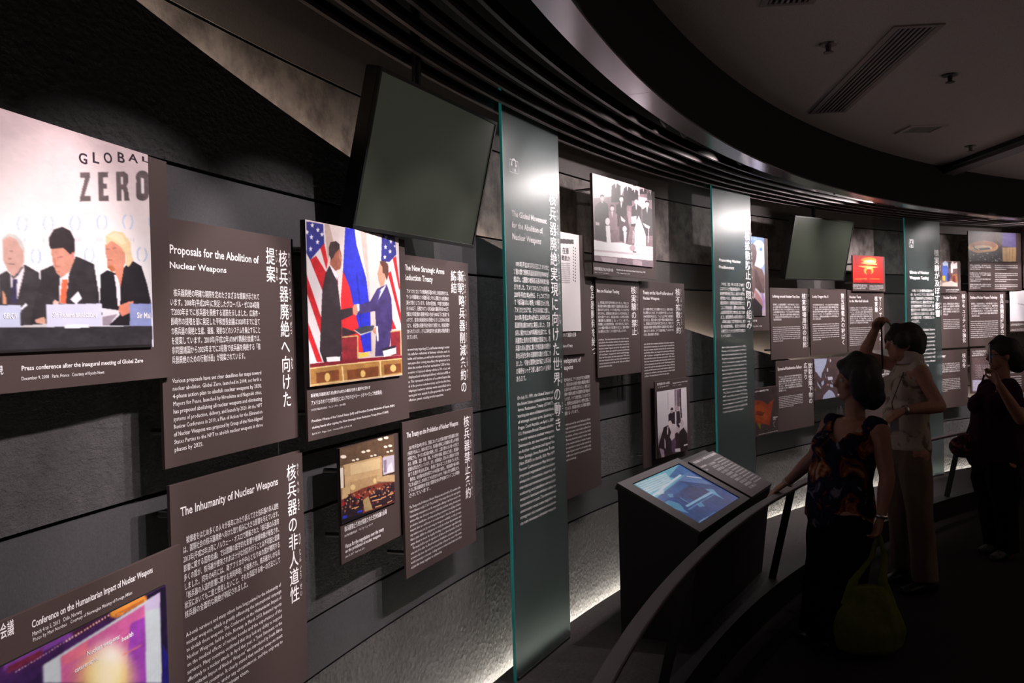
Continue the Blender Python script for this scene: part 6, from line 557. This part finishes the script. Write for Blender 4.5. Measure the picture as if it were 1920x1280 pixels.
BODY_B=[s for b in BOARDS if b[0]=='npt' for it in b[5] if it[0]=='B' and it[4]==0 for s in it[1]]
kiosk(.4862,Vector((.5268,4.7589,-1.6+EYE)),'sloping black kiosk with glowing blue screen and a brown text plate beside the handrail')
k2=cyl(12.275,.99,-1.6); kiosk(.99+.002,k2,'second sloping black kiosk mostly hidden behind the woman at the right edge')
# ---------------- ceiling fittings ----------------
def vent(p0,p1,wd,label):
    p0=Vector(p0);p1=Vector(p1); d=(p1-p0); L=d.length; rot=math.atan2(d.y,d.x)
    root=empty('ceiling_vent',(p0.x,p0.y,EYE+1.32),label,'vent',rot=rot)
    for a in ((-.03,L+.03,-wd/2-.03,-wd/2),(-.03,L+.03,wd/2,wd/2+.03),(-.03,0,-wd/2,wd/2),(L,L+.03,-wd/2,wd/2)): put('frame',boxm('frame',a[0],a[1],a[2],a[3],-.008,.001,.001),M['vent'],root)
    put('duct',boxm('duct',0,L,-wd/2,wd/2,-.0015,.0),M['void'],root)
    n=7
    for i in range(n):
        y=-wd/2+wd*(i+.5)/n; put('louvre',boxm('louvre',0,L,y-.0065,y+.0035,-.007,-.0016),M['vent'],root)
vent((1.865,4.165),(2.025,5.79),.165,'long narrow grey linear vent set diagonally in the dark ceiling')
vent((1.17,3.80),(1.02,2.3),.165,'linear vent cut off by the top edge of the view')
def sprinkler(x,y,label,dark):
    root=empty('sprinkler',(x,y,EYE+1.32),label,'sprinkler','ceiling sprinklers')
    V,F=tube([(0,0,.001),(0,0,-.008)],[.045,.04],16); put('escutcheon',mesh('e',V,F),M['post' if dark else 'steel'],root)
    V,F=tube([(0,0,-.008),(0,0,-.04)],[.014,.011],10); put('nozzle',mesh('n',V,F),M['post' if dark else 'steel'],root)
    V,F=tube([(0,0,-.040),(0,0,-.044)],[.024,.024],12); put('deflector',mesh('d',V,F),M['post' if dark else 'steel'],root)
sprinkler(1.54,4.39,'small metal sprinkler left of the long ceiling vent',0); sprinkler(2.41,5.0,'dark round sprinkler right of the long ceiling vent',1); sprinkler(3.56,7.08,'tiny sprinkler near the ceiling beam at the right',0)
r_=empty('ceiling_hatch',(2.88,6.40,EYE+1.32),'pale square recessed fitting in the dark ceiling','hatch')
for a in ((-.13,.13,-.13,-.10),(-.13,.13,.10,.13),(-.13,-.10,-.10,.10),(.10,.13,-.10,.10)): put('frame',boxm('f',*a,-.010,.001,.001),M['tile'],r_)
put('cover',boxm('c',-.10,.10,-.10,.10,-.004,.0),M['tile2'],r_)
put('trim_5',boxm('beam',3.80,3.95,2.0,8.15,EYE+1.26,EYE+1.325,.004),M['rail'],kind='structure')
put('trim_6',boxm('beam_slot',3.76,3.80,2.0,8.10,EYE+1.285,EYE+1.325),M['post'],kind='structure')
# ---------------- figures ----------------
def caps(p1,p2,r1,r2,seg=14):
    p1=Vector(p1);p2=Vector(p2);d=p2-p1
    if d.length<1e-5: d=Vector((0,0,1e-4))
    u=d.normalized();P=[];R_=[]
    for a in (-80,-55,-28): a=math.radians(a); P.append(p1+u*r1*math.sin(a)); R_.append(r1*math.cos(a))
    P.append(p1);R_.append(r1);P.append(p2);R_.append(r2)
    for a in (28,55,80): a=math.radians(a); P.append(p2+u*r2*math.sin(a)); R_.append(r2*math.cos(a))
    return tube(P,R_,seg)
def ell(c,ax,seg=16,rings=10):
    """ellipsoid from centre and three half-axis vectors"""
    c=Vector(c);a,b,d=[Vector(v) for v in ax];V=[];F=[]
    for i in range(1,rings):
        ph=math.pi*i/rings
        for j in range(seg):
            q=2*math.pi*j/seg; V.append(c+a*math.cos(q)*math.sin(ph)+b*math.sin(q)*math.sin(ph)+d*math.cos(ph))
    for i in range(rings-2):
        for j in range(seg): F.append((i*seg+j,i*seg+(j+1)%seg,(i+1)*seg+(j+1)%seg,(i+1)*seg+j))
    F.append(tuple(range(seg))[::-1]); F.append(tuple((rings-2)*seg+j for j in range(seg)))
    return V,F
def loft(secs,seg=20,caps_=True):
    """secs: list of (centre, half axis a, half axis b)"""
    V=[];F=[];n=len(secs)
    for c,a,b in secs:
        c=Vector(c);a=Vector(a);b=Vector(b)
        for j in range(seg):
            q=2*math.pi*j/seg; V.append(c+a*math.cos(q)+b*math.sin(q))
    for i in range(n-1):
        for j in range(seg): F.append((i*seg+j,i*seg+(j+1)%seg,(i+1)*seg+(j+1)%seg,(i+1)*seg+j))
    if caps_: F.append(tuple(range(seg))[::-1]); F.append(tuple((n-1)*seg+j for j in range(seg)))
    return V,F
def blob(name,shapes,voxel,m,parent,smooth=3,label=None,wr=None):
    bm=bmesh.new()
    for V,F in shapes:
        b2=bmesh.new(); vs=[b2.verts.new(v) for v in V]
        for f in F:
            try: b2.faces.new([vs[i] for i in f])
            except ValueError: pass
        bmesh.ops.recalc_face_normals(b2,faces=b2.faces); t_=bpy.data.meshes.new('t'); b2.to_mesh(t_); b2.free(); bm.from_mesh(t_); bpy.data.meshes.remove(t_)
    me=bpy.data.meshes.new('src'); bm.to_mesh(me); bm.free()
    o=bpy.data.objects.new('src',me); COL.objects.link(o)
    r=o.modifiers.new('r','REMESH'); r.mode='VOXEL'; r.voxel_size=voxel; r.use_smooth_shade=True
    s=o.modifiers.new('s','SMOOTH'); s.iterations=smooth; s.factor=.5
    bpy.context.view_layer.update(); dg=bpy.context.evaluated_depsgraph_get(); out=bpy.data.meshes.new_from_object(o.evaluated_get(dg),depsgraph=dg)
    bpy.data.objects.remove(o); bpy.data.meshes.remove(me); out.materials.clear()
    if wr: # soft vertical cloth folds
        n=len(out.vertices); co=np.empty(n*3); out.vertices.foreach_get('co',co); co=co.reshape(-1,3); no=np.empty(n*3); out.vertices.foreach_get('normal',no); no=no.reshape(-1,3)
        co+=no*(wr*(np.sin(co[:,0]*61+co[:,2]*9)*np.sin(co[:,1]*47+co[:,2]*7+1)+.6*np.sin(co[:,0]*23+co[:,1]*31+co[:,2]*22)))[:,None]; out.vertices.foreach_set('co',co.reshape(-1)); out.update()
    out.polygons.foreach_set('use_smooth',[True]*len(out.polygons))
    ob=put(name,out,m,parent,label=label)
    if parent is not None: ob.matrix_parent_inverse=parent.matrix_basis.inverted()
    return ob
def hand(wr,ha,nrm,curl,side=1,spread=.1,thumb=.5):
    """palm and five unequal fingers; nrm points out of the palm, fingers curl towards it"""
    wr=Vector(wr);ha=Vector(ha);d=(ha-wr).normalized();n=Vector(nrm);n=(n-d*n.dot(d)).normalized();s=d.cross(n)*side;S=[]
    pl=.082; kn=wr+d*pl
    for i,o_ in enumerate((-1.5,-.5,.5,1.5)):
        b=wr+d*.012+s*o_*.012; k_=kn+s*o_*.0195-d*(.004*abs(o_)); S.append(caps(b,k_,.0145,.0125,10))
        ln=(.066,.076,.072,.056)[i]; q=k_; ang=curl[0]; rr=.0092
        for j,fr in enumerate((.45,.31,.24)):
            dd=(d*math.cos(ang)+n*math.sin(ang)+s*spread*o_*.4).normalized(); e_=q+dd*ln*fr; S.append(caps(q,e_,rr,rr*.93,9)); q=e_; ang+=curl[1]; rr*=.94
    t0=wr+d*.018-s*.020; t1=t0+(d*.75-s*.55+n*thumb*.5).normalized()*.045; t2=t1+(d*.92-s*.15+n*thumb).normalized()*.032; t3=t2+(d+n*thumb*1.3).normalized()*.026
    S+= [caps(t0,t1,.0165,.0125,9),caps(t1,t2,.0115,.0105,9),caps(t2,t3,.010,.0088,9)]
    return S
def head(c,f,up,sc=1.0):
    """skull, jaw, brow, nose, lips, chin, ears; f is the facing direction"""
    c=Vector(c);f=Vector(f).normalized();up=Vector(up).normalized();f=(f-up*f.dot(up)).normalized();s=f.cross(up)
    P=lambda a,b,d:c+(f*a+s*b+up*d)*sc
    S=[ell(P(-.012,0,.022),(f*.094*sc,s*.074*sc,up*.090*sc)),ell(P(.020,0,-.035),(f*.066*sc,s*.056*sc,up*.074*sc)),caps(P(.062,0,-.093),P(.066,0,-.090),.020*sc,.018*sc),
       caps(P(.045,-.030,-.075),P(.060,.0,-.098),.016*sc,.014*sc),caps(P(.045,.030,-.075),P(.060,.0,-.098),.016*sc,.014*sc),
       caps(P(.082,0,.010),P(.103,0,-.027),.009*sc,.0115*sc),caps(P(.092,-.009,-.031),P(.092,.009,-.031),.008*sc,.008*sc),
       caps(P(.074,-.028,.018),P(.080,.0,.020),.010*sc,.010*sc),caps(P(.074,.028,.018),P(.080,.0,.020),.010*sc,.010*sc),
       caps(P(.078,-.017,-.053),P(.086,0,-.052),.006*sc,.007*sc),caps(P(.078,.017,-.053),P(.086,0,-.052),.006*sc,.007*sc),caps(P(.077,-.014,-.064),P(.083,0,-.064),.006*sc,.0075*sc),caps(P(.077,.014,-.064),P(.083,0,-.064),.006*sc,.0075*sc),
       ell(P(.052,.036,-.030),(f*.024*sc,s*.020*sc,up*.024*sc)),ell(P(.052,-.036,-.030),(f*.024*sc,s*.020*sc,up*.024*sc))]
    for g_ in (-1,1): S.append(ell(P(-.004,g_*.073,-.012),(f*.016*sc,s*.008*sc,up*.030*sc)))
    return S,P
def body(root,J,f,hd_f,skin,shoulder=.055,hands=None,hip=1.0,legs=True):
    f=Vector(f).normalized(); up=Vector((0,0,1)); s=f.cross(up)
    V_={k:Vector(v) for k,v in J.items()}
    S=[]
    ch=V_['chest'];be=V_['belly'];pe=V_['pelvis'];nk=V_['neck']
    S.append(loft([(pe+up*-.09,s*.12*hip,f*.10*hip),(pe,s*.165*hip,f*.125*hip),(be,s*.135*hip,f*.11*hip),((be+ch)/2,s*.14,f*.108),(ch,s*.15,f*.112),(ch+(nk-ch)*.45,s*.145,f*.09),(ch+(nk-ch)*.78,s*.09,f*.065)],24))
    S.append(caps(nk-up*.06,V_['head']-up*.05,.054,.050))
    for g_ in (-1,1): S.append(ell(ch+f*.085*hip+s*g_*.07-up*.01,(f*.055,s*.066,up*.066)))
    for q in 'LR':
        sh,el,wr=V_['sh'+q],V_['el'+q],V_['wr'+q]
        S+= [caps(nk-up*.055+(sh-nk)*.25,sh,.05,shoulder),caps(ch+(sh-ch)*.55,sh,.075,shoulder),caps(sh,el,shoulder*.95,.040),caps(el,el+(wr-el)*.35,.040,.040),caps(el+(wr-el)*.35,wr,.040,.026)]
        hp,kn,an=V_['hip'+q],V_['knee'+q],V_['ank'+q]
        S+= [caps(hp,kn,.095*hip,.060),caps(kn,kn+(an-kn)*.35,.058,.058),caps(kn+(an-kn)*.35,an,.058,.036),caps(an,an-up*.03,.036,.04)]
    hs,P=head(V_['head'],hd_f,up)
    S+=hs
    for q,(nv,cu,side,th_) in (hands or {}).items(): S+=hand(V_['wr'+q],V_['ha'+q],nv,cu,side,.1,th_)
    blob('body',S,.0072,skin,root,2)
    for g_ in (-1,1):
        o=put('eye',mesh('eye',*ell(P(.074,g_*.030,.002),((.011,0,0),(0,.011,0),(0,0,.010)),12,8),True),M['eye'],root); o.matrix_parent_inverse=root.matrix_basis.inverted()
    return V_,f,s,up,P
def shoe(root,an,f,m):
    up=Vector((0,0,1)); f=Vector(f).normalized(); s=f.cross(up); b=Vector((an[0],an[1],0))
    blob('shoe',[loft([(b-f*.075+up*.05,s*.030,up*.045),(b-f*.03+up*.052,s*.038,up*.048),(b+f*.05+up*.042,s*.040,up*.038),(b+f*.12+up*.030,s*.044,up*.027),(b+f*.165+up*.026,s*.030,up*.020)],16),caps(b+up*.06,b+up*.10,.042,.045)],.006,m,root,2)
def skinmat(n,c): return mat(n,c,.5,spec=.4,noise=(40,tuple(x*.85 for x in c),.3,.7,3))
M['skin']=skinmat('skin',(.36,.17,.11)); M['skin2']=skinmat('skin_light',(.46,.22,.15)); M['eye']=mat('eye_white',(.5,.47,.45),.2,noise=(50,(.45,.42,.40),.3,.7,2))
M['hair']=mat('dark_hair',(.012,.008,.007),.45,bump=[('n',140,.004)],noise=(120,(.006,.004,.004),.3,.7,3)); M['hair2']=mat('brown_hair',(.030,.018,.013),.45,bump=[('n',140,.004)],noise=(120,(.015,.009,.007),.3,.7,3))
M['blackcloth']=mat('black_cloth',(.006,.005,.006),.9,spec=.1,bump=[('n',60,.004)],noise=(60,(.004,.004,.004),.3,.7,2))
M['khaki']=mat('khaki_cloth',(.20,.145,.105),.9,spec=.1,bump=[('n',25,.006)],noise=(90,(.17,.12,.09),.3,.7,3))
M['plum']=mat('plum_cloth',(.035,.008,.022),.9,spec=.1,bump=[('n',30,.006)],noise=(60,(.024,.005,.015),.3,.7,2))
M['greenbag']=mat('olive_green_fabric',(.11,.12,.018),.8,spec=.2,bump=[('n',18,.008)],noise=(50,(.085,.095,.014),.3,.7,3))
M['purple']=mat('purple_cloth',(.022,.013,.06),.9,noise=(50,(.018,.010,.045),.3,.7,3))
M['cream']=mat('cream_collar',(.55,.47,.42),.85,noise=(50,(.46,.39,.35),.3,.7,3))
M['metalw']=mat('watch_metal',(.6,.57,.53),.3,metal=1,noise=(90,(.5,.47,.43),.3,.7,2))
M['shoe']=mat('black_leather',(.012,.011,.011),.4,noise=(90,(.009,.008,.008),.3,.7,2)); M['shoe2']=mat('grey_sneaker',(.07,.06,.06),.6,noise=(30,(.02,.018,.02),.45,.55,2))
M['phone']=mat('phone_body',(.05,.055,.07),.25,noise=(90,(.04,.045,.06),.3,.7,2)); M['bluelight']=mat('blue_indicator',(.05,.1,.6),.3,emit=((.08,.2,1),2.0)); M['card']=mat('pale_card',(.32,.34,.40),.5,noise=(90,(.28,.30,.36),.3,.7,2))
def floral(name,ramp,sc):
    m=mat(name,(.01,.01,.02),.85,spec=.1,bump=[('n',30,.006)]); N=m.node_tree.nodes;L=m.node_tree.links;b=N['Principled BSDF']
    tc=N.new('ShaderNodeTexCoord');n=N.new('ShaderNodeTexNoise');n.inputs['Scale'].default_value=sc;n.inputs['Detail'].default_value=4;n.inputs['Distortion'].default_value=1.2;L.new(tc.outputs['Object'],n.inputs['Vector'])
    r=N.new('ShaderNodeValToRGB');r.color_ramp.interpolation='EASE'
    els=r.color_ramp.elements
    while len(els)<len(ramp): els.new(.5)
    for e_,(p_,c) in zip(els,ramp): e_.position=p_; e_.color=(*c,1)
    L.new(n.outputs['Fac'],r.inputs['Fac']);L.new(r.outputs['Color'],b.inputs['Base Color']);return m
M['flower']=floral('dark_floral_cloth',[(.0,(.35,.33,.32)),(.33,(.16,.15,.18)),(.40,(.012,.010,.030)),(.54,(.010,.008,.022)),(.60,(.14,.035,.015)),(.66,(.30,.11,.045)),(.73,(.34,.27,.22))],9)
M['blouse']=floral('cream_blouse_cloth',[(.0,(.10,.07,.055)),(.34,(.20,.15,.12)),(.42,(.50,.42,.34)),(.62,(.54,.45,.37)),(.70,(.26,.19,.16)),(1,(.3,.22,.2))],7)
M['bagflower']=floral('floral_bag_cloth',[(.0,(.30,.25,.22)),(.4,(.05,.03,.03)),(.5,(.03,.012,.02)),(.6,(.2,.05,.06)),(.7,(.35,.28,.2))],14)
def person(label,loc): return empty('person',loc,label,'person')
def shirt(nm,root,J,f,s,up,m,hem,flare,neckdrop,arm=None,wr=.003,grow=1.0,shw=.062):
    """sleeveless tunic: inflated torso shell with the neck hole cut out"""
    ch=J['chest'];be=J['belly'];pe=J['pelvis'];nk=J['neck']
    S=[loft([(hem,s*.150*flare,f*.125*flare),(pe,s*.178*flare,f*.142*flare),(be,s*.158*grow,f*.130*grow),((be+ch)/2,s*.160*grow,f*.130*grow),(ch,s*.168*grow,f*.135*grow),(ch+(nk-ch)*.45,s*.160,f*.108),(ch+(nk-ch)*.80,s*.105,f*.082)],28)]
    for g_ in (-1,1): S.append(ell(ch+f*.088*grow+s*g_*.068-up*.01,(f*.072*grow,s*.085,up*.086)))
    for q in 'LR':
        sh=J['sh'+q]; S+= [caps(nk-up*.055+(sh-nk)*.30,sh+(nk-sh)*.16,.056,shw),caps(ch+(sh-ch)*.4,ch+(sh-ch)*.8,.085,shw)]
    o=blob(nm,S,.008,m,root,3,wr=wr)
    bm=bmesh.new(); bm.from_mesh(o.data); kill=[]
    for fc in bm.faces:
        c=fc.calc_center_median()-nk; h=c.dot(up); lat=abs(c.dot(s)); fr=c.dot(f)
        lim=(-neckdrop if fr>.0 else -.045)*max(0,1-(lat/.098)**2)+.012*0
        if lat<.098 and h>lim-.03: kill.append(fc)
        elif (Vector(fc.calc_center_median())-hem).dot(up)<-.004 and fc.normal.dot(up)<-.7: kill.append(fc)
    bmesh.ops.delete(bm,geom=kill,context='FACES'); bm.to_mesh(o.data); bm.free()
    so=o.modifiers.new('thick','SOLIDIFY'); so.thickness=.004; so.offset=-1
    return o
def legs(nm,root,J,f,s,up,m,r0,r1,r2,top,wr=.003):
    S=[loft([(top,s*.155,f*.125),(J['pelvis'],s*.172,f*.138),(J['pelvis']-up*.10,s*.165,f*.125)],24)]
    for q in 'LR':
        hp,kn,an=J['hip'+q],J['knee'+q],J['ank'+q]; S+= [loft([(hp+up*.02,s*r0*.8,f*r0),(hp-up*.10,s*r0,f*r0*1.05),(kn,s*r1,f*r1),(kn+(an-kn)*.5,s*(r1+r2)/2,f*(r1+r2)/2),(an-up*.02,s*r2,f*r2*1.1)],20)]
    return blob(nm,S,.009,m,root,3,wr=wr)
def vec(J): return {k:Vector(v) for k,v in J.items()}
def fix(root,o): o.matrix_parent_inverse=root.matrix_basis.inverted(); return o
def band(name,root,c,ax,r,w,m):
    ax=Vector(ax).normalized(); V,F=tube([Vector(c)-ax*w,Vector(c)+ax*w],r,18,False); me=mesh(name,V,F,True); o=fix(root,put(name,me,m,root)); so=o.modifiers.new('t','SOLIDIFY'); so.thickness=.003; so.offset=1; return o
# woman nearest to the camera
J=vec(PEOPLE['w1']); w1=person('woman with dark bob in dark floral sleeveless top leaning one hand on the handrail',(1.72,5.0,0))
f1=(-.80,-.60,0)
J,f,s,up,P=body(w1,J,f1,(-1,.12,0),M['skin'],.058,{'R':((0,0,-1),(.12,.10),1,.2),'L':((-.9,.2,0),(.5,.75),-1,.4)},1.12)
shirt('floral_top',w1,J,f,s,up,M['flower'],J['pelvis']-up*.10,1.10,.12,wr=.004,grow=1.10,shw=.066)
legs('trousers',w1,J,f,s,up,M['blackcloth'],.125,.105,.11,J['pelvis']+up*.05,.004)
hd=J['head']
hv=Vector((-1,.12,0)).normalized(); hs_=hv.cross(up)
blob('hair',[ell(hd-hv*.035+up*.045,(hv*.112,hs_*.105,up*.100)),ell(hd-hv*.065-up*.03,(hv*.092,hs_*.118,up*.11)),ell(hd-hv*.075-up*.09,(hv*.085,hs_*.110,up*.075)),ell(hd-hv*.01+hs_*.088-up*.02,(hv*.06,hs_*.035,up*.105)),ell(hd-hv*.01-hs_*.088-up*.02,(hv*.06,hs_*.035,up*.105)),caps(hd+hv*.055+up*.085,hd-hv*.02+up*.11,.036,.05)],.008,M['hair'],w1,3,wr=.004)
for q in 'LR': shoe(w1,J['ank'+q],f,M['shoe'])
band('bracelet',w1,J['wrR'],J['wrR']-J['elR'],.031,.006,M['metalw']); band('watch',w1,J['wrL'],J['wrL']-J['elL'],.031,.009,M['metalw'])
pc=Vector((1.665,5.14,.75)); blob('jacket',[loft([(pc+up*.13,(.02,0,0),(0,.04,0)),(pc+up*.02,(.035,0,0),(0,.06,0)),(pc-up*.08,(.05,0,0),(0,.06,0)),(pc-up*.10,(.03,0,0),(0,.03,0))],16)],.008,M['purple'],w1,2,wr=.003,label='purple cloth tied at the waist')
# olive shopping bag in her hand
bg=empty('shopping_bag',(1.83,4.77,0),'olive green cloth shopping bag held low by the woman in the floral top','bag')
hx=J['wrL']+(J['haL']-J['wrL']).normalized()*.095
bx=Vector((1,0,0));by=Vector((0,1,0))
blob('bag_body',[loft([((1.815,4.77,.022),bx*.125,by*.055),((1.82,4.77,.045),bx*.175,by*.075),((1.825,4.77,.14),bx*.182,by*.085),((1.82,4.77,.24),bx*.160,by*.075),((1.82,4.77,.33),bx*.120,by*.055),((1.82,4.77,.375),bx*.09,by*.038)],28)],.009,M['greenbag'],bg,3,wr=.006)
for sg in (-1,1):
    blob('bag_handle',[loft([((1.82+sg*.105,4.77,.28),bx*.04,by*.03),((1.82+sg*.075,4.77,.40),bx*.026,by*.018),((hx.x+sg*.035,hx.y+.005,hx.z-.12),bx*.016,by*.012),((hx.x+sg*.01,hx.y,hx.z-.02),bx*.012,by*.010),((hx.x,hx.y,hx.z+.012),bx*.012,by*.010)],12)],.005,M['greenbag'],bg,1)
# second woman
J=vec(PEOPLE['w2']); w2=person('woman in cream patterned blouse and khaki trousers with one arm raised',(2.58,5.95,0))
J,f,s,up,P=body(w2,J,(-.97,-.15,0),(-.93,-.1,-.45),M['skin2'],.050,{'R':((.2,-1,0),(.5,.8),1,.5),'L':((0,.3,-1),(.45,.7),-1,.4)},.95)
shirt('blouse',w2,J,f,s,up,M['blouse'],J['pelvis']-up*.03,.98,.01,wr=.004,grow=1.0,shw=.058)
legs('trousers',w2,J,f,s,up,M['khaki'],.100,.082,.078,J['pelvis']+up*.04,.003)
hd=J['head'];hv=Vector((-.95,-.1,-.15)).normalized();hs_=hv.cross(up).normalized()
blob('hair',[ell(hd-hv*.025+up*.040,(hv*.108,hs_*.098,up*.088)),ell(hd-hv*.075-up*.01,(hv*.082,hs_*.100,up*.092)),ell(hd-hv*.095-up*.055,(hv*.055,hs_*.085,up*.06)),caps(hd+hv*.075+up*.055,hd+hv*.03+up*.09,.030,.045),ell(hd+hv*.02+hs_*.070+up*.03,(hv*.06,hs_*.03,up*.06)),ell(hd+hv*.02-hs_*.070+up*.03,(hv*.06,hs_*.03,up*.06))],.008,M['hair2'],w2,3,wr=.004)
blob('collar',[loft([(J['neck']-up*.035,s*.085,f*.085),(J['neck']+up*.01,s*.075,f*.078),(J['neck']+up*.05+f*.015,s*.068,f*.075)],20)],.007,M['cream'],w2,2,wr=.002)
for q in 'LR': shoe(w2,J['ank'+q],f,M['shoe'])
band('watch',w2,J['wrL'],J['wrL']-J['elL'],.030,.009,M['metalw'])
hh_=J['haR']
cd=empty('lanyard',(hh_.x,hh_.y,hh_.z),'thin dark lanyard with a pale tip dangling from the raised hand','lanyard')
Vv,Ff=tube([hh_+Vector((.01,-.01,0)),hh_+Vector((.012,-.01,-.12)),hh_+Vector((.012,-.012,-.30))],.006,8); fix(cd,put('strand',mesh('c',Vv,Ff,True),M['shoe'],cd))
fix(cd,put('tip',mesh('tip',*ell(hh_+Vector((.012,-.012,-.315)),((.011,0,0),(0,.011,0),(0,0,.016)),10,8),True),M['cream'],cd))
Vv,Ff=tube([hh_+Vector((.02,-.01,.02)),hh_+Vector((.06,-.02,.0)),hh_+Vector((.085,-.03,-.06))],.005,8); fix(cd,put('loop',mesh('c',Vv,Ff,True),M['shoe'],cd))
ic=empty('visitor_pass',(2.315,5.60,1.11),'pale visitor pass card hanging at the waist of the woman in the blouse','card')
fix(ic,put('card',boxm('card',2.29,2.345,5.597,5.603,1.07,1.155,.001),M['card'],ic)); Vv,Ff=tube([(2.318,5.60,1.155),(2.33,5.66,1.24),(2.45,5.76,1.42)],.003,6); fix(ic,put('lanyard',mesh('l',Vv,Ff),M['shoe'],ic))
# third woman
J=vec(PEOPLE['w3']); w3=person('woman in plum top and black trousers holding a phone up at the right edge',(3.57,6.75,0))
J,f,s,up,P=body(w3,J,(-.9,-.43,0),(-1,-.05,0),M['skin'],.054,{'R':((-1,.2,0),(.35,.5),1,.5),'L':((0,.3,-1),(.5,.7),-1,.4)},1.05)
shirt('plum_top',w3,J,f,s,up,M['plum'],J['pelvis']-up*.05,1.16,.01,wr=.005,grow=1.12,shw=.066)
S=[]
for q in 'LR': S.append(caps(J['neck']+(J['sh'+q]-J['neck'])*.5-up*.03,J['sh'+q],.058,.066)); S.append(caps(J['sh'+q],J['sh'+q]+(J['el'+q]-J['sh'+q])*(.55 if q=='R' else .8),.066,.062))
blob('sleeves',S,.009,M['plum'],w3,2,wr=.003)
legs('trousers',w3,J,f,s,up,M['blackcloth'],.115,.085,.075,J['pelvis']+up*.04,.003)
hd=J['head'];hv=Vector((-1,-.05,0)).normalized();hs_=hv.cross(up)
blob('hair',[ell(hd-hv*.03+up*.045,(hv*.110,hs_*.100,up*.092)),ell(hd-hv*.085+up*-.01,(hv*.085,hs_*.098,up*.100)),ell(hd-hv*.115-up*.08,(hv*.060,hs_*.07,up*.055)),caps(hd+hv*.06+up*.075,hd+up*.10,.03,.05)],.008,M['hair'],w3,3,wr=.003)
for q in 'LR': shoe(w3,J['ank'+q],f,M['shoe2'])
gl=[]
for g_ in (-1,1): V,F=tube([P(.098,g_*.030+.017*math.cos(a),.004+.015*math.sin(a)) for a in [i*math.pi/6 for i in range(13)]],.0015,6); gl.append((V,F))
gl.append(tube([P(.098,-.013,.004),P(.098,.013,.004)],.0015,6)); gl.append(tube([P(.098,.047,.006),P(0,.078,.004)],.0015,6)); gl.append(tube([P(.098,-.047,.006),P(0,-.078,.004)],.0015,6))
fix(w3,put('glasses',mesh('g',*join(gl)),M['shoe'],w3))
ph=empty('phone',(3.29,6.33,1.50),'slim phone with tiny blue light held before the face of the woman in plum','phone',rot=math.radians(70))
put('phone_body',boxm('ph',-.036,.036,-.005,.005,-.065,.065,.003),M['phone'],ph); put('indicator',mesh('i',*ell((-.022,-.0058,-.02),((.006,0,0),(0,.001,0),(0,0,.006)),10,6)),M['bluelight'],ph); put('camera_lens',mesh('i',*ell((.02,-.0055,.048),((.007,0,0),(0,.0015,0),(0,0,.007)),10,6)),M['metalw'],ph)
fb=empty('floral_handbag',(3.30,6.76,.72),'round dark floral handbag at the hip of the woman in plum','bag')
blob('bag_body',[ell((3.33,6.78,.80),((.125,0,0),(0,.06,0),(0,0,.085))),ell((3.35,6.78,.84),((.10,0,0),(0,.05,0),(0,0,.06)))],.008,M['bagflower'],fb,3,wr=.004)
Vv,Ff=tube([(3.34,6.80,.87),(3.42,6.84,1.02),(3.50,6.90,1.20),(3.54,6.90,1.32)],.007,8); fix(fb,put('bag_strap',mesh('s',Vv,Ff,True),M['plum'],fb))
# ---------------- far side of the hall ----------------
put('wall_right',boxm('wr',15.9,16.0,-5.3,14.5,0,EYE+1.32),M['fascia'],kind='structure')
put('wall_back',boxm('wb',-3.0,16,-5.4,-5.3,0,EYE+1.38),M['fascia'],kind='structure')
